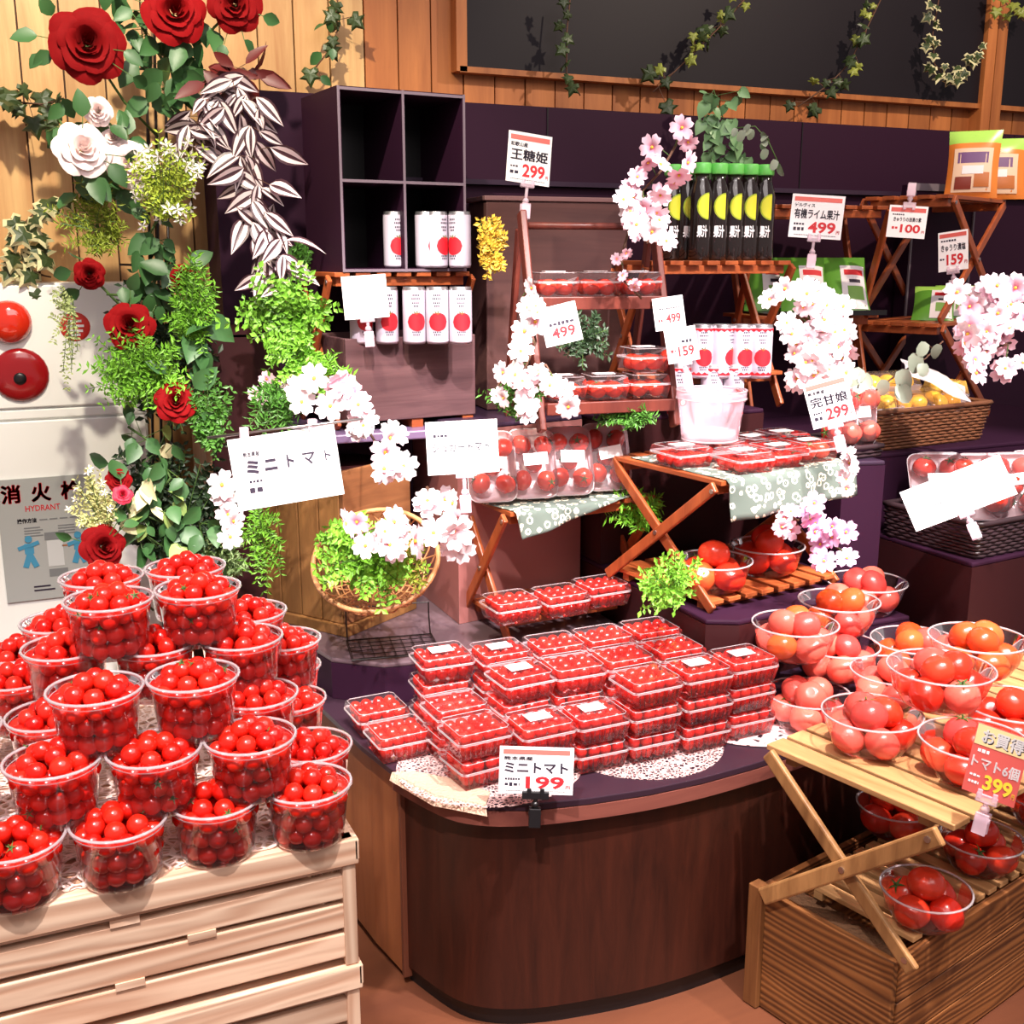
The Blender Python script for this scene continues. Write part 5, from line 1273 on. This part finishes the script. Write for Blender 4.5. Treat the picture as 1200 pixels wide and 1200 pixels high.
vine('pothos_sprig', 'thin grey green leaf sprig arching right of the pothos', 'green plant', [(862, 150), (885, 148), (900, 165), (914, 195)], 2.86, [L_GREYS], 4, 9, 1.0, .0015, GREEN_ST)
vine('eucalyptus_sprig', 'grey eucalyptus sprig behind the yellow fruit basket', 'green plant', [(1020, 462), (1050, 440), (1085, 420), (1105, 400)], 2.80, [L_GREY], 3, 20, 1.0, .0022, BROWN_ST)
vine('eucalyptus_sprig', 'two grey eucalyptus leaves right of the big white blossom cluster', 'green plant', [(1005, 455), (1012, 430), (1012, 440)], 2.70, [L_GREY], 1, 8, 1.0, .0018, BROWN_ST)
bush('boxwood_spray', 'small dark sprig behind the black four cell box, left side', 'green plant', 352, 300, 14, 16, 2.72, LF_MID, 16, .014, .4, (352, 318))

# ivy garlands on the plank wall and in front of the dark window
vine('ivy_garland', 'dark ivy strand hanging down the left of the dark window', 'ivy', [(668, 0), (664, 40), (664, 85), (680, 112)], 0, [IVY], 3, 9, .75, y=3.04, group='ivy garlands by the window')
vine('ivy_garland', 'yellow green ivy strand crossing the dark window above the lime bottles', 'ivy', [(872, 0), (850, 25), (825, 50), (800, 75), (765, 108)], 0, [IVYL, IVY], 5, 20, .95, y=3.04, group='ivy garlands by the window')
vine('ivy_garland', 'green ivy strand in the right half of the dark window', 'ivy', [(1032, 0), (1015, 35), (995, 75), (970, 100), (935, 125)], 0, [IVY, IVYL], 5, 17, .85, y=3.04, group='ivy garlands by the window')
vine('ivy_garland', 'cream edged ivy strand in a loop beside the window post', 'ivy', [(1100, 0), (1093, 40), (1095, 75), (1115, 98), (1135, 75), (1150, 55)], 0, [IVYV], 5, 9, .75, y=3.04, group='ivy garlands by the window')
vine('ivy_garland', 'pale ivy at the upper right corner of the picture', 'ivy', [(1172, -5), (1185, 12), (1200, 25)], 0, [IVYL], 4, 14, 1.0, y=3.04, group='ivy garlands by the window')
vine('ivy_garland', 'green ivy strand on the bare planks left of the orange frame', 'ivy', [(395, -5), (398, 30), (385, 60), (365, 85)], 0, [IVY, L_ROSES], 4, 15, .9, y=3.08, group='ivy garlands by the window')
vine('ivy_garland', 'dark ivy strand on the planks at the left picture edge', 'ivy', [(-5, 118), (20, 120), (50, 122), (75, 115)], 0, [IVY], 4, 22, 1.1, y=3.06, group='ivy on the left planks')
vine('ivy_garland', 'cream edged ivy lying on top of the hydrant cabinet', 'ivy', [(75, 235), (40, 250), (20, 270), (50, 300), (15, 315), (60, 325)], 0, [IVYV], 5, 20, 1.15, y=3.02, group='ivy on the left planks')

# trellis with roses
random.seed(6)
TR = thing('garden_trellis', 'dark metal trellis behind the roses on the left', 'trellis', at(180, 690, d=2.66))
tb = TR.location.copy()
for x0 in (170, 180, 192): MB().tube([at(x0, -20, d=2.68)-tb, at(x0+6, 340, d=2.66)-tb, at(x0+12, 690, d=2.66)-tb], .0035, 6).build('upright', DKMETAL, TR, True)
for yy in (80, 200, 310, 440, 560): MB().tube([at(140, yy, d=2.67)-tb, at(235, yy+3, d=2.67)-tb], .0028, 6).build('cross_bar', DKMETAL, TR, True)
def rose_mesh(mat, seed):
    rs = random.Random(seed); m = MB()
    for ring, (n, R, tl, cup) in enumerate(((2, .14, .62, -.05), (3, .24, .62, -.02), (3, .38, .58, .03), (4, .55, .50, .12), (5, .76, .38, .22), (6, .98, .18, .30))):
        for k in range(n):
            a = 2*pi*(k+.5*(ring % 2)+rs.uniform(-.12, .12))/n; vs = []; hw = pi/n*(1.28 if n > 2 else 1.1); ph = rs.uniform(0, 6)
            for j in range(6):
                t = j/5
                for i in range(8):
                    q = (i/7-.5)*2; ang = a+q*hw*(.45+.62*sin(pi*min(1, t*.62+.02)))
                    tip = 1-.16*q*q*t
                    r = R*(.22+.80*t**.75)*tip+cup*max(0, t-.55)*(1-.25*q*q)+.035*t*sin(q*4+ph)
                    z = tl*(1.35*t-.35*t*t)*(1-.14*q*q)-(cup*1.1*max(0, t-.62)**1.4*2.2 if cup > 0 else 0)+.03*t*sin(q*5+ph+1)
                    vs.append((r*cos(ang), r*sin(ang), z))
            m.add(vs, [(j*8+i, j*8+i+1, (j+1)*8+i+1, (j+1)*8+i) for j in range(5) for i in range(7)])
    return m.mesh('bloom', mat, True)
RRs = [rose_mesh(ROSE_R, k) for k in range(3)]; RWs = [rose_mesh(ROSE_W, 5+k) for k in range(2)]
def rose(label, px, py, rpx, mesh, d=2.5, nl=4, bud=False, tilt=.25, lf=None):
    p = at(px, py, d=d); r = rpx*d/FPX; root = at(178+U(-12, 12), py+rpx*2.2+20, d=2.64)
    t = thing('rose', label, 'rose', root, 0, 'artificial roses on the trellis')
    n = rnd_dir(tocam(p)+Vector((0, 0, .25)), tilt*.5)
    back = p-n*r*.4
    MB().tube([(0, 0, 0), (root.lerp(back, .5)+Vector((0, 0, -.02)))-root, back-root], .003, 6).build('stem', GREEN_ST, t, True)
    o = link('bloom', mesh, t); s = r*.98
    o.matrix_local = aim_matrix(p-root-n*r*.25, n, U(0, 6)) @ Matrix.Diagonal((s, s, s*(1.5 if bud else 1.0), 1))
    for k in range(nl):
        a = U(0, 2*pi); q = p+RGT*(r*U(1.0, 1.6)*cos(a))+Vector((0, 0, r*U(1.0, 1.6)*sin(a)))+Vector((p.x, p.y, 0)).normalized()*.02
        l = link('leaf', random.choice(lf or [L_ROSE, L_ROSES]), t); l.matrix_local = leafy(None, q-root, rnd_dir(tocam(q), .4), a-pi/2+U(-.6, .6), U(.8, 1.15))
        MB().tube([back-root, q-root], .0012, 4).build('leaf_stalk', GREEN_ST, t)
    return t
rose('large open red rose at the upper left', 103, 50, 41, RRs[0], 2.44, 6)
rose('red rose cut by the top edge, left of two', 205, 12, 35, RRs[1], 2.48, 6)
rose('red rose cut by the top edge, right of two', 275, 4, 30, RRs[2], 2.5, 4)
rose('small red rosebud above the hydrant cabinet edge, left side', 105, 321, 17, RRs[1], 2.5, 3, True)
rose('small red rosebud left of the dark side board', 216, 325, 15, RRs[2], 2.48, 2, True)
rose('medium red rose beside the red round sticker', 152, 380, 27, RRs[0], 2.44, 3)
rose('medium red rose right of the bright green bushes', 206, 470, 23, RRs[2], 2.44, 3)
rose('small red rose above the pinkish one, right of the hydrant sign', 139, 561, 14, RRs[1], 2.44, 2)
rose('tiny pinkish red rose in front of the hydrant sign', 144, 579, 11, rose_mesh(plain('pink_red_petal', (206, 40, 70), .6), 9), 2.42, 1)
rose('dark red rose just above the tomato cup pile', 122, 640, 25, RRs[0], 2.42, 3)
rose('large white rose on the left', 98, 173, 31, RWs[0], 2.44, 5)
rose('white rosebud above the large white rose', 115, 130, 16, RWs[1], 2.46, 2, True)
rose('pinkish white open rose right of the large white rose', 152, 192, 26, RWs[1], 2.5, 4, False, .8)
rose('small pinkish white rose above the star flowers', 132, 160, 15, RWs[1], 2.5, 2)
# loose rose leaves along the trellis
vine('rose_foliage', 'green rose foliage on the top part of the trellis', 'rose foliage', [(140, -5), (165, 30), (190, 70), (215, 100), (190, 125)], 2.56, [L_ROSE, L_ROSES], 7, 38, 1.0, .003, GREEN_ST)
vine('rose_foliage', 'green rose foliage right of the large red rose', 'rose foliage', [(235, 20), (232, 60), (215, 90), (190, 105)], 2.58, [L_ROSE], 5, 24, 1.0, .003, GREEN_ST)
vine('rose_foliage', 'dark green rose foliage around the large white rose', 'rose foliage', [(60, 125), (75, 150), (85, 200), (110, 220), (140, 235)], 2.54, [L_ROSE], 4, 22, 1.05, .003, GREEN_ST)
vine('rose_foliage', 'green rose foliage at the middle of the trellis', 'rose foliage', [(185, 255), (170, 285), (205, 295), (180, 330), (195, 350), (125, 345)], 2.54, [L_ROSE, L_ROSES], 5, 24, 1.05, .003, GREEN_ST)
vine('rose_foliage', 'round green leaves beside the dark side board', 'rose foliage', [(238, 380), (240, 410), (232, 425), (225, 400)], 2.5, [leaf_mesh('leaf', LF_ROSE, .055, .045, 'heart')], 3, 14, 1.1, .003, GREEN_ST)
vine('rose_foliage', 'light green leaves at the lower part of the trellis', 'rose foliage', [(150, 500), (180, 520), (200, 560), (180, 585), (160, 600), (210, 620)], 2.52, [L_LGREEN, L_CREAM, L_ROSE, L_ROSES], 8, 32, .8, .003, GREEN_ST)
vine('rose_foliage', 'dark green leaves low on the trellis behind the cup pile', 'rose foliage', [(160, 620), (190, 640), (230, 600), (240, 640), (200, 665), (260, 655)], 2.56, [L_ROSE, L_ROSES], 6, 26, 1.0, .003, GREEN_ST)
vine('burgundy_spray', 'burgundy leaf spray at the top of the dark backboard', 'leaf spray', [(240, 95), (262, 88), (285, 80), (300, 92)], 2.5, [L_BURG], 6, 22, 1.0, .003, BROWN_ST, hang=0)
vine('zebra_plant', 'long hanging striped silver leaf vine in front of the dark backboard', 'striped vine', [(272, 105), (285, 135), (297, 185), (300, 235), (303, 270), (322, 305), (320, 335)], 2.46, [L_ZEB], 11, 26, 1.3, .0028, BROWN_ST, sp=.35, fan=1.35)
vine('zebra_plant', 'short striped silver leaf vine at the left of the long one', 'striped vine', [(265, 108), (245, 122), (232, 145), (228, 165)], 2.46, [L_ZEB], 9, 22, 1.2, .0024, BROWN_ST, sp=.35, fan=1.35)
STARW = plain('star_flower_white', (250, 244, 238), .6)
bush('star_flower_bush', 'green bush with small white star flowers right of the white roses', 'flower bush', 198, 215, 44, 46, 2.46, LF_YEL, 70, .013, .4, (190, 270), fl=(STARW, .55, .016))
bush('star_flower_bush', 'small cream flower sprig in front of the hydrant sign', 'flower bush', 108, 590, 26, 44, 2.44, plain('cream_green', (196, 196, 130), .5, .2), 46, .012, .45, (130, 640), fl=(STARW, .4, .010))
bush('cypress_spray', 'yellow green cypress tuft above the hydrant cabinet', 'green plant', 108, 262, 42, 34, 2.54, LF_YEL, 64, .016, .25, (140, 290))
bush('boxwood_spray', 'bright green bush with thin leaves beside the side board, upper', 'green plant', 225, 355, 26, 50, 2.46, LF_BRIGHT, 64, .017, .3, (215, 410))
bush('boxwood_spray', 'big bright green bush between the two red roses', 'green plant', 165, 432, 54, 44, 2.46, LF_BRIGHT, 110, .016, .35, (180, 470))
bush('boxwood_spray', 'mid green bush at the right of the lower red rose', 'green plant', 246, 480, 24, 50, 2.48, LF_MID, 60, .015, .5, (235, 530))
bush('green_chrysanthemum', 'pale green chrysanthemum above the top right tomato cups', 'green flower', 256, 640, 22, 20, 2.62, plain('pale_mum_green', (176, 206, 140), .6, .15), 40, .020, .3, tuple(at(255, 665, y=2.71)))
bush('green_chrysanthemum', 'second pale green chrysanthemum lower beside the fern', 'green flower', 270, 662, 16, 16, 2.62, plain('pale_mum_green', (176, 206, 140), .6, .15), 28, .018, .3, tuple(at(268, 680, y=2.71)))
bush('seed_sprig', 'hanging pale green seed heads over the red round sticker', 'green plant', 76, 395, 16, 60, 2.52, plain('seed_green', (170, 184, 120), .6, .2), 20, .010, .5, (88, 340))
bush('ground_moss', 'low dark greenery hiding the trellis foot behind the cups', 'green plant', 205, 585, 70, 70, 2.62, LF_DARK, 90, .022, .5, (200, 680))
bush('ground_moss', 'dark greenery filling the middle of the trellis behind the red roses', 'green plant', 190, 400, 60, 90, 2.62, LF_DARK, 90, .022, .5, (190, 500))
